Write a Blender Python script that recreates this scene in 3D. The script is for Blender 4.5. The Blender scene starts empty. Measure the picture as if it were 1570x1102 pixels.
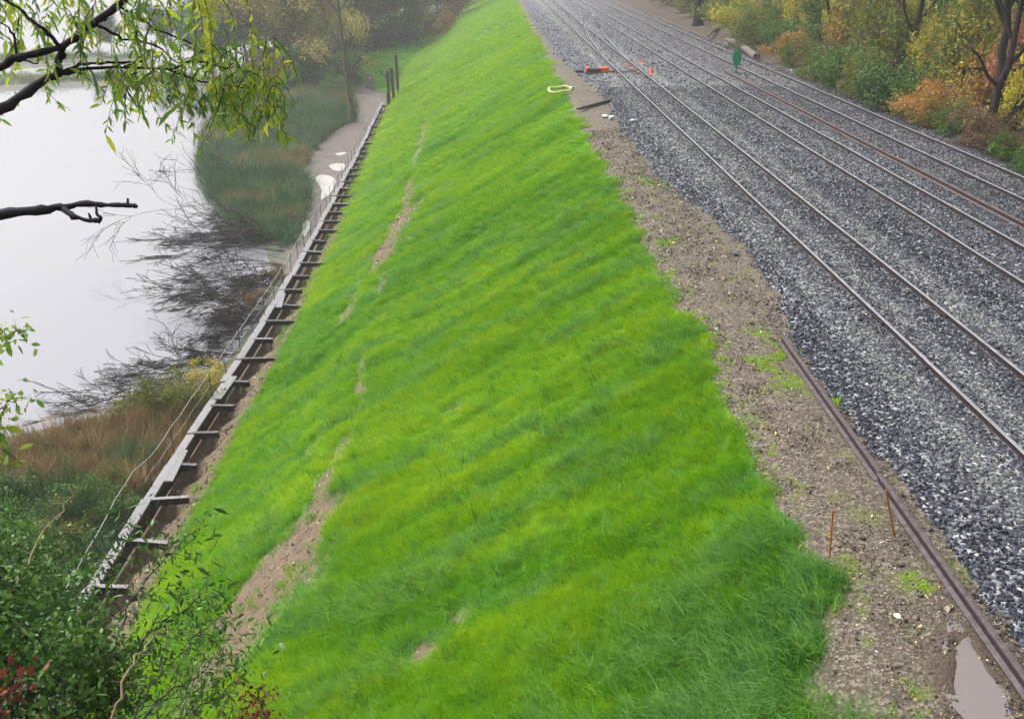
import bpy, bmesh, math, random
import numpy as np
from mathutils import Vector, Matrix, Euler

# ------------------------------------------------------------------ camera, sky, sun, exposure
scene = bpy.context.scene
PITCH, YAW, CZ, FPX = math.radians(21.80), math.radians(1.186), 7.3, 1570.0
cam_d = bpy.data.cameras.new('camera'); cam = bpy.data.objects.new('camera', cam_d)
scene.collection.objects.link(cam); scene.camera = cam
cam_d.sensor_width = 36; cam_d.lens = 36.0; cam_d.clip_end = 5000
cam.location = (0, 0, CZ); cam.rotation_euler = (math.radians(90) - PITCH, 0, -YAW)

SUN_EL, SUN_AZ = math.radians(52), math.radians(-65)        # soft light from the lake side
world = bpy.data.worlds.new('World'); scene.world = world; world.use_nodes = True
wn = world.node_tree; wn.nodes.clear()
sky = wn.nodes.new('ShaderNodeTexSky'); sky.sky_type = 'NISHITA'; sky.sun_disc = False
sky.sun_elevation = SUN_EL; sky.sun_rotation = SUN_AZ; sky.dust_density = 6; sky.air_density = 1.0; sky.ozone_density = 1.0
hs = wn.nodes.new('ShaderNodeHueSaturation'); hs.inputs['Saturation'].default_value = 0.12
bg = wn.nodes.new('ShaderNodeBackground'); bg.inputs['Strength'].default_value = 0.15
wo = wn.nodes.new('ShaderNodeOutputWorld')
wn.links.new(sky.outputs[0], hs.inputs['Color']); wn.links.new(hs.outputs[0], bg.inputs[0]); wn.links.new(bg.outputs[0], wo.inputs[0])

sun_d = bpy.data.lights.new('sun', 'SUN'); sun_d.energy = 1.5; sun_d.angle = math.radians(25); sun_d.color = (1, .96, .9)
sun = bpy.data.objects.new('sun', sun_d); scene.collection.objects.link(sun)
_sd = Vector((math.sin(SUN_AZ) * math.cos(SUN_EL), math.cos(SUN_AZ) * math.cos(SUN_EL), math.sin(SUN_EL)))
sun.rotation_euler = (-_sd).to_track_quat('-Z', 'Y').to_euler()

vs = scene.view_settings
vs.view_transform = 'Standard'; vs.look = 'None'; vs.gamma = 1.0; vs.use_curve_mapping = False; vs.exposure = 0.78
cy = scene.cycles
cy.max_bounces = 6; cy.diffuse_bounces = 3; cy.glossy_bounces = 3; cy.transmission_bounces = 4; cy.volume_bounces = 1
cy.transparent_max_bounces = 6; cy.use_denoising = True; cy.denoiser = 'OPENIMAGEDENOISE'; cy.denoising_input_passes = 'RGB_ALBEDO_NORMAL'; cy.denoising_prefilter = 'NONE'; cy.use_adaptive_sampling = True; cy.adaptive_threshold = 0.008
cy.caustics_reflective = False; cy.caustics_refractive = False

# ------------------------------------------------------------------ helpers
COL = scene.collection
_r = np.array([math.cos(YAW), -math.sin(YAW), 0.0])
_f = np.array([math.sin(YAW) * math.cos(PITCH), math.cos(YAW) * math.cos(PITCH), -math.sin(PITCH)])
_dn = np.cross(_f, _r)
CAMP = np.array([0, 0, CZ])
def ray(px, py):
    return (px - 785) / FPX * _r + (py - 551) / FPX * _dn + _f
def un(px, py, z):                      # surveyed ground point: photo position -> point on the level z
    d = ray(px, py); t = (z - CZ) / d[2]; return CAMP + t * d
def at(px, py, dist):                   # point seen at a position, at a distance along the view axis
    return CAMP + dist * ray(px, py)
def proj(P):
    v = P - CAMP; zc = v @ _f
    zc = np.where(zc < .1, .1, zc)
    return 785 + FPX * (v @ _r) / zc, 551 + FPX * (v @ _dn) / zc, v @ _f
def inview(P, m=220):
    x, y, z = proj(P)
    return (z > 1) & (x > -m) & (x < 1570 + m) & (y > -m) & (y < 1102 + m)
def un_slope(px, py):
    n = np.array([-0.63, 0, 1.0]); p0 = np.array([4.3, 0, -.2]); d = ray(px, py)
    t = ((p0 - CAMP) @ n) / (d @ n); return CAMP + t * d

rng = np.random.default_rng(7)
_perm = rng.random((256, 256))
def vnoise(x, y):
    x = np.asarray(x, float); y = np.asarray(y, float)
    xi = np.floor(x).astype(int); yi = np.floor(y).astype(int); fx = x - xi; fy = y - yi
    fx = fx * fx * (3 - 2 * fx); fy = fy * fy * (3 - 2 * fy)
    g = lambda a, b: _perm[a & 255, b & 255]
    return (g(xi, yi) * (1 - fx) + g(xi + 1, yi) * fx) * (1 - fy) + (g(xi, yi + 1) * (1 - fx) + g(xi + 1, yi + 1) * fx) * fy
def fbm(x, y, o=4):
    s = 0; a = .5; t = 0
    for i in range(o):
        s = s + a * vnoise(x * 2 ** i + 17.3 * i, y * 2 ** i + 5.1 * i); t += a; a *= .5
    return s / t
def sstep(a, b, x):
    t = np.clip((x - a) / (b - a), 0, 1); return t * t * (3 - 2 * t)

def tag(o, label=None, cat=None, group=None, kind=None):
    if label: o['label'] = label
    if cat: o['category'] = cat
    if group: o['group'] = group
    if kind: o['kind'] = kind
    return o
def link(o, parent=None):
    COL.objects.link(o)
    if parent: o.parent = parent
    return o
def empty(name, loc=(0, 0, 0), rz=0):
    o = bpy.data.objects.new(name, None); o.location = loc; o.rotation_euler = (0, 0, rz); o.empty_display_size = .2
    COL.objects.link(o); return o
def mesh(name, V, F, mats, smooth=False, attrs=None, fm=None):
    """V (n,3), F list/array of faces; attrs {name: per-vertex floats}"""
    me = bpy.data.meshes.new(name)
    V = np.asarray(V, np.float32)
    if isinstance(F, np.ndarray):
        k = F.shape[1]; nf = F.shape[0]
        me.vertices.add(len(V)); me.vertices.foreach_set('co', V.ravel())
        me.loops.add(nf * k); me.loops.foreach_set('vertex_index', F.astype(np.int32).ravel())
        me.polygons.add(nf); me.polygons.foreach_set('loop_start', np.arange(0, nf * k, k, dtype=np.int32))
        me.update(calc_edges=True)
    else:
        me.from_pydata([tuple(v) for v in V], [], F)
    for m in (mats if isinstance(mats, (list, tuple)) else [mats]): me.materials.append(m)
    if fm is not None: me.polygons.foreach_set('material_index', np.asarray(fm, np.int32))
    if smooth: me.polygons.foreach_set('use_smooth', np.ones(len(me.polygons), bool))
    for n, a in (attrs or {}).items():
        at_ = me.attributes.new(n, 'FLOAT', 'POINT'); at_.data.foreach_set('value', np.asarray(a, np.float32))
    me.validate(); me.update()
    return me
def mobj(name, V, F, mats, parent=None, **k):
    return link(bpy.data.objects.new(name, mesh(name, V, F, mats, **k)), parent)
def grid(xs, ys, zf, name, mats, attr=None, parent=None, smooth=True):
    X, Y = np.meshgrid(xs, ys); Z = zf(X, Y); n, m = X.shape
    V = np.stack([X, Y, Z], -1).reshape(-1, 3)
    i = np.arange(n * m).reshape(n, m)
    F = np.stack([i[:-1, :-1], i[:-1, 1:], i[1:, 1:], i[1:, :-1]], -1).reshape(-1, 4)
    A = {k: f(X, Y).ravel() for k, f in (attr or {}).items()}
    return mobj(name, V, F, mats, parent, smooth=smooth, attrs=A)
def copy_tree(o, parent=None):
    c = o.copy(); COL.objects.link(c); c.parent = parent
    for ch in list(o.children): copy_tree(ch, c)
    return c
BOXF = [(0, 3, 2, 1), (4, 5, 6, 7), (0, 1, 5, 4), (1, 2, 6, 5), (2, 3, 7, 6), (3, 0, 4, 7)]
def box_v(a, b):
    (x0, y0, z0), (x1, y1, z1) = a, b
    return np.array([(x0, y0, z0), (x1, y0, z0), (x1, y1, z0), (x0, y1, z0), (x0, y0, z1), (x1, y0, z1), (x1, y1, z1), (x0, y1, z1)], float)
def bevbox(name, size, m, parent=None, loc=(0, 0, 0), rot=(0, 0, 0), bev=.01, jit=0, seed=0):
    bm = bmesh.new(); bmesh.ops.create_cube(bm, size=1)
    bmesh.ops.scale(bm, vec=size, verts=bm.verts)
    if bev: bmesh.ops.bevel(bm, geom=list(bm.edges), offset=bev, segments=1, affect='EDGES')
    if jit:
        rr = random.Random(seed)
        for v in bm.verts: v.co += Vector((rr.uniform(-jit, jit), rr.uniform(-jit, jit), rr.uniform(-jit, jit)))
    me = bpy.data.meshes.new(name); bm.to_mesh(me); bm.free(); me.materials.append(m)
    o = bpy.data.objects.new(name, me); o.location = loc; o.rotation_euler = rot
    return link(o, parent)

# tubes along polylines --------------------------------------------------
def tubes(lines, sides=5):
    """lines: list of (pts (n,3), radii (n))"""
    VV, FF = [], []; off = 0
    for P, R in lines:
        P = np.asarray(P, float); n = len(P)
        T = np.gradient(P, axis=0); T /= np.linalg.norm(T, axis=1)[:, None] + 1e-9
        ref = np.array([0, 0, 1.]) if abs(T[0][2]) < .9 else np.array([1., 0, 0])
        U = np.cross(T, ref); U /= np.linalg.norm(U, axis=1)[:, None] + 1e-9
        Wv = np.cross(T, U)
        a = np.linspace(0, 2 * np.pi, sides, endpoint=False)
        ring = P[:, None] + np.asarray(R)[:, None, None] * (np.cos(a)[None, :, None] * U[:, None] + np.sin(a)[None, :, None] * Wv[:, None])
        VV.append(ring.reshape(-1, 3))
        i = off + np.arange(n * sides).reshape(n, sides); j = np.roll(i, -1, axis=1)
        FF.append(np.stack([i[:-1], i[1:], j[1:], j[:-1]], -1).reshape(-1, 4))
        off += n * sides
    return np.concatenate(VV), np.concatenate(FF)
def unit(v):
    v = np.asarray(v, float); return v / (np.linalg.norm(v, axis=-1, keepdims=True) + 1e-9)
def grow(p, d, L, r, depth, rg, out, tips, wander=.18, grav=0.0, kids=(3, 5), spread=.7, shrink=.62, nseg=5, flat=0.0):
    P = [np.array(p, float)]; R = [r]; d = unit(d)
    for i in range(nseg):
        d = unit(d + rg.normal(0, wander, 3) * np.array([1, 1, 1 - flat]) + np.array([0, 0, grav]))
        P.append(P[-1] + d * L / nseg); R.append(r * (1 - .62 * (i + 1) / nseg))
    out.append((np.array(P), np.array(R)))
    if depth == 0:
        tips.extend(P[1:]); return
    for k in range(rg.integers(kids[0], kids[1] + 1)):
        i = rg.integers(max(1, nseg // 3), nseg + 1) if depth > 0 else nseg
        a = unit(rg.normal(0, 1, 3) * np.array([1, 1, 1 - flat]))
        nd = unit(unit(P[i] - P[i - 1]) * (1 - spread * .5) + a * spread)
        grow(P[i], nd, L * shrink * rg.uniform(.75, 1.2), R[i] * .72, depth - 1, rg, out, tips, wander, grav, kids, spread, shrink, nseg, flat)
def leaves(C, axis, size, rg, width=.55, fold=.25, droop=0):
    """rhombic leaves: C (n,3) bases, axis (n,3)"""
    n = len(C); ax = unit(axis); s = np.asarray(size).reshape(-1, 1) * np.ones((n, 1))
    q = unit(np.cross(ax, rg.normal(0, 1, (n, 3)))); nn = np.cross(ax, q)
    b = C; tip = C + ax * s; mid = C + ax * s * .5 + nn * s * fold * .3
    l = mid + q * s * width * .5; rr = mid - q * s * width * .5
    V = np.stack([b, l, tip, rr], 1).reshape(-1, 3)
    F = np.arange(4 * n).reshape(n, 4)
    return V, F

# materials ---------------------------------------------------------------
class N:
    def __init__(self, name):
        self.m = bpy.data.materials.new(name); self.m.use_nodes = True
        self.t = self.m.node_tree; self.t.nodes.clear()
        self.out = self.t.nodes.new('ShaderNodeOutputMaterial')
    def n(self, kind, props=None, **inp):
        nd = self.t.nodes.new('ShaderNode' + kind)
        for k, v in (props or {}).items(): setattr(nd, k, v)
        for k, v in inp.items():
            k = k.replace('_', ' ')
            s = nd.inputs[int(k[1:])] if (k[0] == 'i' and k[1:].isdigit()) else nd.inputs[k]
            if isinstance(v, bpy.types.NodeSocket): self.t.links.new(v, s)
            else: s.default_value = v
        return nd
    def coord(self, kind='Object', scale=(1, 1, 1)):
        tc = self.n('TexCoord'); mp = self.n('Mapping', Vector=tc.outputs[kind], Scale=scale); return mp.outputs[0]
    def noise(self, scale, detail=4, rough=.55, vec=None):
        k = dict(Scale=scale, Detail=detail, Roughness=rough)
        if vec is not None: k['Vector'] = vec
        return self.n('TexNoise', **k).outputs['Fac']
    def ramp(self, fac, stops, interp='LINEAR'):
        nd = self.n('ValToRGB', Fac=fac); cr = nd.color_ramp; cr.interpolation = interp
        while len(cr.elements) < len(stops): cr.elements.new(.5)
        for e, (p, c) in zip(cr.elements, stops):
            e.position = p; e.color = (*c, 1) if len(c) == 3 else c
        return nd.outputs[0]
    def mix(self, a, b, fac, mode='MIX'):
        nd = self.n('Mix', dict(data_type='RGBA', blend_type=mode), i0=fac)
        for s, v in ((nd.inputs[6], a), (nd.inputs[7], b)):
            if isinstance(v, bpy.types.NodeSocket): self.t.links.new(v, s)
            else: s.default_value = (*v, 1)
        return nd.outputs[2]
    def math(self, op, a, b=0.0, clamp=False):
        return self.n('Math', dict(operation=op, use_clamp=clamp), i0=a, i1=b).outputs[0]
    def attr(self, name, inst=False):
        return self.n('Attribute', dict(attribute_name=name, attribute_type='INSTANCER' if inst else 'GEOMETRY')).outputs['Fac']
    def bump(self, h, strength=.5, dist=.02):
        return self.n('Bump', Height=h, Strength=strength, Distance=dist).outputs[0]
    def bsdf(self, color, rough=.8, normal=None, spec=.3, metal=0.0, transl=0.0, tcol=None):
        k = dict(Roughness=rough, Metallic=metal)
        p = self.n('BsdfPrincipled', **k); p.inputs['Specular IOR Level'].default_value = spec
        if isinstance(color, bpy.types.NodeSocket): self.t.links.new(color, p.inputs['Base Color'])
        else: p.inputs['Base Color'].default_value = (*color, 1)
        if normal is not None: self.t.links.new(normal, p.inputs['Normal'])
        res = p.outputs[0]
        if transl:
            tr = self.n('BsdfTranslucent')
            if isinstance(color, bpy.types.NodeSocket): self.t.links.new(color, tr.inputs[0])
            else: tr.inputs[0].default_value = (*color, 1)
            res = self.n('MixShader', i0=transl, i1=res, i2=tr.outputs[0]).outputs[0]
        self.t.links.new(res, self.out.inputs['Surface']); return self.m

def m_leaf(name, stops, transl=.3, rough=.55, inst=False):
    a = N(name); t = a.attr('tint', inst)
    oi = a.n('ObjectInfo').outputs['Random']
    f = a.math('ADD', a.math('MULTIPLY', t, .8), a.math('MULTIPLY', oi, .2))
    return a.bsdf(a.ramp(f, stops), rough, transl=transl, spec=.3)
def m_plain(name, c1, c2, scale=8, rough=.8, spec=.3, metal=0, bump=.3, bd=.01, vec=(1, 1, 1), detail=5):
    a = N(name); v = a.coord('Object', vec); n = a.noise(scale, detail, .6, v)
    col = a.ramp(n, [(.3, c1), (.7, c2)])
    return a.bsdf(col, rough, a.bump(n, bump, bd), spec, metal)

M = {}
# ground beneath the grass: green-stained soil, brown mud where bare
a = N('embankment_soil'); v = a.coord(); n = a.noise(3.0, 6, .65, v); n2 = a.noise(28, 4, .7, v)
mud = a.ramp(a.math('ADD', a.math('MULTIPLY', n, .5), a.math('MULTIPLY', n2, .5)), [(.3, (.058, .040, .026)), (.5, (.13, .092, .06)), (.72, (.24, .178, .12))])
grs = a.ramp(n, [(.3, (.05, .16, .008)), (.7, (.11, .27, .012))])
M['soil'] = a.bsdf(a.mix(grs, mud, a.attr('bare')), .85, a.bump(n2, .6, .03))
# ballast sheet
a = N('ballast_sheet'); v = a.coord()
vo = a.n('TexVoronoi', Vector=v, Scale=17.0); sepc = a.n('SeparateColor', Color=vo.outputs['Color']).outputs[0]
big = a.noise(.35, 4, .6, v)
dark = a.ramp(sepc, [(0, (.016, .019, .03)), (.5, (.055, .063, .086)), (.85, (.19, .2, .22)), (1, (.42, .42, .41))])
pale = a.ramp(sepc, [(0, (.05, .05, .052)), (.5, (.15, .15, .145)), (.85, (.28, .28, .26)), (1, (.46, .45, .42))])
dust = a.math('ADD', a.attr('dust'), a.math('MULTIPLY', a.math('SUBTRACT', big, .5), .7), True)
rust = a.mix(a.mix(dark, pale, dust), (.095, .07, .06), a.math('MULTIPLY', a.attr('rust'), .75))
M['ballast'] = a.bsdf(rust, .8, a.bump(vo.outputs['Distance'], .9, -.04))
# dirt shoulder
a = N('gritty_dirt'); v = a.coord(); n = a.noise(1.1, 5, .6, v); n2 = a.noise(22, 6, .75, v); vo = a.n('TexVoronoi', Vector=v, Scale=26.0)
sepc = a.n('SeparateColor', Color=vo.outputs['Color']).outputs[0]
base = a.ramp(n2, [(.3, (.036, .027, .019)), (.5, (.105, .082, .058)), (.7, (.225, .18, .132))])
base = a.mix(base, a.ramp(sepc, [(0, (.033, .027, .022)), (.6, (.105, .086, .068)), (1, (.36, .32, .265))]), .5)
moss = a.math('MULTIPLY', a.ramp(n, [(.54, (0, 0, 0)), (.66, (1, 1, 1))]), .55)
base = a.mix(base, (.13, .16, .028), moss)
base = a.mix(base, (.07, .048, .036), a.attr('wet'))
M['dirt'] = a.bsdf(base, .7, a.bump(a.math('ADD', n2, vo.outputs['Distance']), .7, .03))
a = N('forest_floor'); v = a.coord(); n = a.noise(1.5, 6, .7, v); n2 = a.noise(12, 5, .7, v)
M['forest'] = a.bsdf(a.ramp(a.math('ADD', a.math('MULTIPLY', n, .5), a.math('MULTIPLY', n2, .5)), [(.3, (.022, .02, .014)), (.45, (.06, .048, .035)), (.58, (.10, .07, .05)), (.72, (.17, .13, .05))]), .9, a.bump(n2, .8, .08))
# shore with mud path
a = N('lake_shore'); v = a.coord(); n = a.noise(1.2, 6, .65, v); n2 = a.noise(9, 5, .7, v)
veg = a.ramp(n, [(.3, (.02, .03, .012)), (.6, (.06, .07, .03)), (.8, (.1, .08, .045))])
mud = a.ramp(a.math('ADD', a.math('MULTIPLY', n, .6), a.math('MULTIPLY', n2, .4)), [(.3, (.06, .045, .039)), (.5, (.115, .088, .078)), (.7, (.19, .15, .135))])
M['shore'] = a.bsdf(a.mix(veg, mud, a.attr('path')), .55, a.bump(n2, .5, .05), spec=.5)
# water
a = N('lake_water'); v = a.coord(); n = a.noise(.5, 3, .5, v)
M['water'] = a.bsdf((.22, .22, .245), .04, a.bump(n, .05, .02), spec=.6)
a = N('puddle_water'); M['puddle'] = a.bsdf((.17, .15, .145), .03, spec=.6)
a = N('puddle_pale'); M['puddle_pale'] = a.bsdf((.6, .58, .57), .03, spec=.8)
M['bed'] = m_plain('lake_bed', (.05, .045, .04), (.09, .08, .07), .5)
# steel and timber
M['rail_side'] = m_plain('rusty_rail_side', (.018, .013, .016), (.05, .034, .036), 14, .75, .4, .3, .3, .004)
M['rail_top'] = m_plain('worn_rail_top', (.19, .195, .215), (.35, .355, .385), 6, .4, .5, .3, .1, .002)
M['rail_old'] = m_plain('old_rail', (.055, .042, .045), (.135, .108, .11), 9, .7, .4, .2, .3, .004)
M['rail_web'] = m_plain('old_rail_web', (.016, .010, .013), (.045, .028, .031), 9, .75, .4, .2, .3, .004)
M['rail_rust'] = m_plain('rusty_loose_rail', (.065, .046, .044), (.15, .115, .108), 7, .75, .4, .1, .3, .004)
M['plank'] = m_plain('weathered_plank', (.17, .158, .165), (.30, .285, .298), 5, .7, .4, 0, .25, .004, (6, .6, 6))
M['plank_dark'] = m_plain('wet_brown_board', (.05, .03, .024), (.16, .095, .07), 5, .7, .4, 0, .4, .006, (6, .8, 6))
M['strut'] = m_plain('weathered_steel_beam', (.05, .038, .042), (.19, .16, .17), 5, .6, .4, .2, .3, .004)
M['post'] = m_plain('dark_post', (.03, .024, .024), (.09, .07, .065), 9, .7)
M['cable'] = m_plain('pale_cable', (.28, .27, .27), (.45, .44, .43), 12, .5, .5, .3)
M['bark'] = m_plain('dark_bark', (.010, .007, .010), (.036, .027, .028), 10, .9, .2, 0, .7, .02, (1, 1, .25))
M['bark_grey'] = m_plain('grey_bark', (.06, .05, .045), (.16, .135, .115), 9, .9, .2, 0, .6, .02, (1, 1, .25))
M['bark_wet'] = m_plain('wet_dark_bark', (.006, .004, .007), (.028, .02, .026), 16, .75, .2, 0, .7, .008, (1, 1, 1))
M['twig'] = m_plain('dead_twig', (.024, .021, .022), (.075, .064, .062), 12, .85)
M['stem'] = m_plain('dry_stem', (.17, .13, .07), (.32, .26, .15), 12, .8)
M['orange'] = m_plain('orange_paint', (.62, .09, .025), (.80, .16, .05), 7, .55, .4)
M['stake'] = m_plain('orange_stake', (.40, .11, .02), (.52, .18, .035), 12, .7)
M['stake_y'] = m_plain('ochre_stake', (.30, .17, .02), (.40, .15, .03), 5, .7)
M['black'] = m_plain('black_iron', (.012, .013, .016), (.04, .042, .05), 10, .5, .5)
M['hose'] = m_plain('pale_yellow_hose', (.62, .60, .25), (.78, .76, .42), 6, .6)
M['green'] = m_plain('green_enamel', (.0, .20, .09), (.01, .34, .17), 4, .5, .4)
M['white'] = m_plain('pale_rubble', (.45, .43, .41), (.7, .68, .65), 8, .8)
M['log'] = m_plain('old_log', (.07, .06, .055), (.2, .175, .15), 6, .9, .2, 0, .6, .02, (6, .5, 6))
# foliage palettes
G = lambda *s: list(zip(np.linspace(0, 1, len(s)), s))
M['lf_green'] = m_leaf('leaf_green', G((.03, .075, .016), (.07, .16, .025), (.15, .26, .035)))
M['lf_olive'] = m_leaf('leaf_olive', G((.06, .08, .015), (.15, .17, .03), (.32, .31, .05)), .45)
M['lf_yellow'] = m_leaf('leaf_yellow', G((.09, .12, .015), (.32, .32, .03), (.54, .46, .04), (.72, .62, .10)), .45)
M['lf_orange'] = m_leaf('leaf_orange', G((.12, .10, .03), (.36, .21, .05), (.50, .26, .07), (.62, .48, .14)), .45)
M['lf_red'] = m_leaf('leaf_red', G((.10, .08, .03), (.34, .14, .08), (.48, .20, .13), (.55, .38, .22)), .45)
M['lf_brown'] = m_leaf('leaf_brown', G((.05, .035, .022), (.16, .10, .05), (.3, .21, .11)))
M['lf_gold'] = m_leaf('leaf_gold', G((.16, .14, .03), (.38, .33, .08), (.6, .5, .14)), .45)
M['lf_dark'] = m_leaf('leaf_dark', G((.008, .022, .008), (.025, .065, .014), (.08, .14, .03)))
M['lf_crimson'] = m_leaf('leaf_crimson', G((.04, .012, .01), (.18, .03, .02), (.30, .09, .05)))
M['lf_willow'] = m_leaf('leaf_willow', G((.09, .18, .07), (.19, .33, .05), (.40, .48, .04), (.66, .56, .06)), .5)
M['lf_shrub'] = m_leaf('leaf_shrub', G((.012, .04, .014), (.035, .10, .02), (.09, .2, .03), (.25, .36, .08)), .3, .35)
M['berry'] = m_plain('red_berry', (.45, .01, .03), (.6, .02, .05), 5, .4)
# instanced grasses and stones read their colour from the point they grow on
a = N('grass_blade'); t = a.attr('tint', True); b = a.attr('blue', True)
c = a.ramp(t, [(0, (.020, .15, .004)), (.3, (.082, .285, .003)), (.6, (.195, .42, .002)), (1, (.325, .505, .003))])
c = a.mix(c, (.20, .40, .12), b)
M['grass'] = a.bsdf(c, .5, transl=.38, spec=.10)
a = N('reed_blade'); t = a.attr('tint', True)
M['reed'] = a.bsdf(a.ramp(t, [(0, (.03, .085, .035)), (.3, (.07, .15, .05)), (.5, (.15, .18, .06)), (.7, (.20, .13, .06)), (.88, (.34, .20, .10)), (1, (.5, .38, .22))]), .6, transl=.2, spec=.25)
a = N('stone'); t = a.attr('tint', True)
M['stone'] = a.bsdf(a.ramp(t, [(0, (.010, .012, .021)), (.3, (.038, .044, .064)), (.55, (.10, .108, .132)), (.8, (.19, .197, .213)), (1, (.44, .44, .45))]), .6, spec=.4)
a = N('debris'); t = a.attr('tint', True)
M['debris'] = a.bsdf(a.ramp(t, [(0, (.04, .035, .03)), (.35, (.14, .115, .09)), (.6, (.3, .25, .19)), (.8, (.55, .42, .16)), (1, (.72, .68, .6))]), .7, spec=.3)

# geometry-node scatter ---------------------------------------------------
def proto_col(name, meshes):
    c = bpy.data.collections.new(name)
    for i, me in enumerate(meshes):
        o = bpy.data.objects.new('%s_%02d' % (name, i), me); c.objects.link(o)
    return c
def scatter(name, P, rot, scl, tint, col, nvar, label, cat, blue=None, parent=None, kind='stuff'):
    n = len(P); me = bpy.data.meshes.new(name); me.vertices.add(n); me.vertices.foreach_set('co', np.asarray(P, np.float32).ravel())
    def av(nm, a): me.attributes.new(nm, 'FLOAT_VECTOR', 'POINT').data.foreach_set('vector', np.asarray(a, np.float32).ravel())
    def af(nm, a): me.attributes.new(nm, 'FLOAT', 'POINT').data.foreach_set('value', np.asarray(a, np.float32))
    av('rot', rot); av('scl', scl); af('tint', tint); af('blue', blue if blue is not None else np.zeros(n))
    me.attributes.new('idx', 'INT', 'POINT').data.foreach_set('value', rng.integers(0, nvar, n).astype(np.int32))
    o = link(bpy.data.objects.new(name, me), parent)
    g = bpy.data.node_groups.new(name + '_nodes', 'GeometryNodeTree')
    g.interface.new_socket('Geometry', in_out='INPUT', socket_type='NodeSocketGeometry')
    g.interface.new_socket('Geometry', in_out='OUTPUT', socket_type='NodeSocketGeometry')
    gi = g.nodes.new('NodeGroupInput'); go = g.nodes.new('NodeGroupOutput')
    ci = g.nodes.new('GeometryNodeCollectionInfo'); ci.inputs['Collection'].default_value = col
    ci.inputs['Separate Children'].default_value = True; ci.inputs['Reset Children'].default_value = True
    ip = g.nodes.new('GeometryNodeInstanceOnPoints'); ip.inputs['Pick Instance'].default_value = True
    def na(nm, ty):
        q = g.nodes.new('GeometryNodeInputNamedAttribute'); q.data_type = ty; q.inputs['Name'].default_value = nm; return q.outputs['Attribute']
    e2r = g.nodes.new('FunctionNodeEulerToRotation')
    L = g.links.new
    L(gi.outputs[0], ip.inputs['Points']); L(ci.outputs[0], ip.inputs['Instance'])
    L(na('rot', 'FLOAT_VECTOR'), e2r.inputs[0]); L(e2r.outputs[0], ip.inputs['Rotation'])
    L(na('scl', 'FLOAT_VECTOR'), ip.inputs['Scale']); L(na('idx', 'INT'), ip.inputs['Instance Index'])
    L(ip.outputs[0], go.inputs[0])
    md = o.modifiers.new('scatter', 'NODES'); md.node_group = g
    return tag(o, label, cat, kind=kind)
def blades(n, rad, h, w, lean, rg, mat_, seg=3, name='clump'):
    """a clump of curved blades bending towards local +x"""
    V, F = [], []
    for k in range(n):
        r = rad * math.sqrt(rg.random()); an = rg.random() * 2 * math.pi
        b = np.array([r * math.cos(an), r * math.sin(an), -.01])
        hh = h * rg.uniform(.55, 1.15); az = rg.normal(0, .75); ln = lean * rg.uniform(.3, 1.6)
        d = np.array([math.cos(az), math.sin(az), 0]); sd = np.array([-d[1], d[0], 0]); tw = rg.uniform(-.9, .9)
        sd = sd * math.cos(tw) + d * math.sin(tw)
        i0 = len(V)
        for s in range(seg + 1):
            u = s / seg; c = b + d * ln * hh * u ** 1.8 + np.array([0, 0, hh * (u - .35 * min(ln, 1.2) * u ** 2)])
            ww = w * (1 - u ** 1.5) * .5
            if s == seg: V.append(c)
            else: V += [c - sd * ww, c + sd * ww]
        for s in range(seg - 1): F.append((i0 + 2 * s, i0 + 2 * s + 1, i0 + 2 * s + 3, i0 + 2 * s + 2))
        F.append((i0 + 2 * seg - 2, i0 + 2 * seg - 1, i0 + 2 * seg))
    return mesh(name, np.array(V), F, mat_)

# ------------------------------------------------------------------ terrain
def poly_sd(X, Y, poly):
    P = np.stack([X.ravel(), Y.ravel()], 1); ins = np.zeros(len(P), bool); dm = np.full(len(P), 1e9)
    for a, b in zip(poly, np.roll(poly, -1, 0)):
        ab = b - a; t = np.clip(((P - a) @ ab) / (ab @ ab + 1e-9), 0, 1)
        dm = np.minimum(dm, np.hypot(*(P - a - t[:, None] * ab).T))
        c = (a[1] > P[:, 1]) != (b[1] > P[:, 1])
        xi = (b[0] - a[0]) * (P[:, 1] - a[1]) / (b[1] - a[1] + 1e-12) + a[0]
        ins ^= c & (P[:, 0] < xi)
    return np.where(ins, dm, -dm).reshape(X.shape)
TOEY = np.array([-40, 20, 48, 65, 90, 112, 140, 180, 260.]); TOEX = np.array([-9.3, -9.3, -9.2, -9.5, -10.3, -10.9, -11.6, -12.2, -13.])
CAPX = np.array([-10.9, -10.9, -10.5, -10.75, -11.3, -12.0, -12.6, -13.3, -14.])
toe = lambda Y: np.interp(Y, TOEY, TOEX)
capx = lambda Y: np.interp(Y, TOEY, CAPX)
TOPX, TOPZ, TOEZ = 4.3, -.22, -8.75
edge = lambda Y: TOPX + .35 * (fbm(Y * .35, Y * 0 + 3.3, 3) - .5) * 2 + .3 * (vnoise(Y * 1.7, Y * 0 + 9.1) - .5) + np.interp(Y, [7, 8.3, 9.3, 10.3, 11, 12, 13], [-.1, -.15, -.38, -.12, .08, -.1, 0])
def lumps(X, Y):
    a = fbm(X * .36 + 40, Y * 1.25 + X * .12, 3) - .5
    b = fbm(X * .8, Y * 2.2, 2) - .5
    return .27 * a + .22 * b
def slope_z(X, Y):
    s = np.clip((TOPX - X) / (TOPX - toe(Y)), -.2, 1.0)
    z = TOPZ + (TOEZ - TOPZ) * s
    z = z + .30 * np.exp(-((X + 4.2) / 1.3) ** 2) - .30 * np.exp(-((X + 7.2) / 2.2) ** 2) + .12 * np.sin(s * np.pi)
    return z
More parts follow.
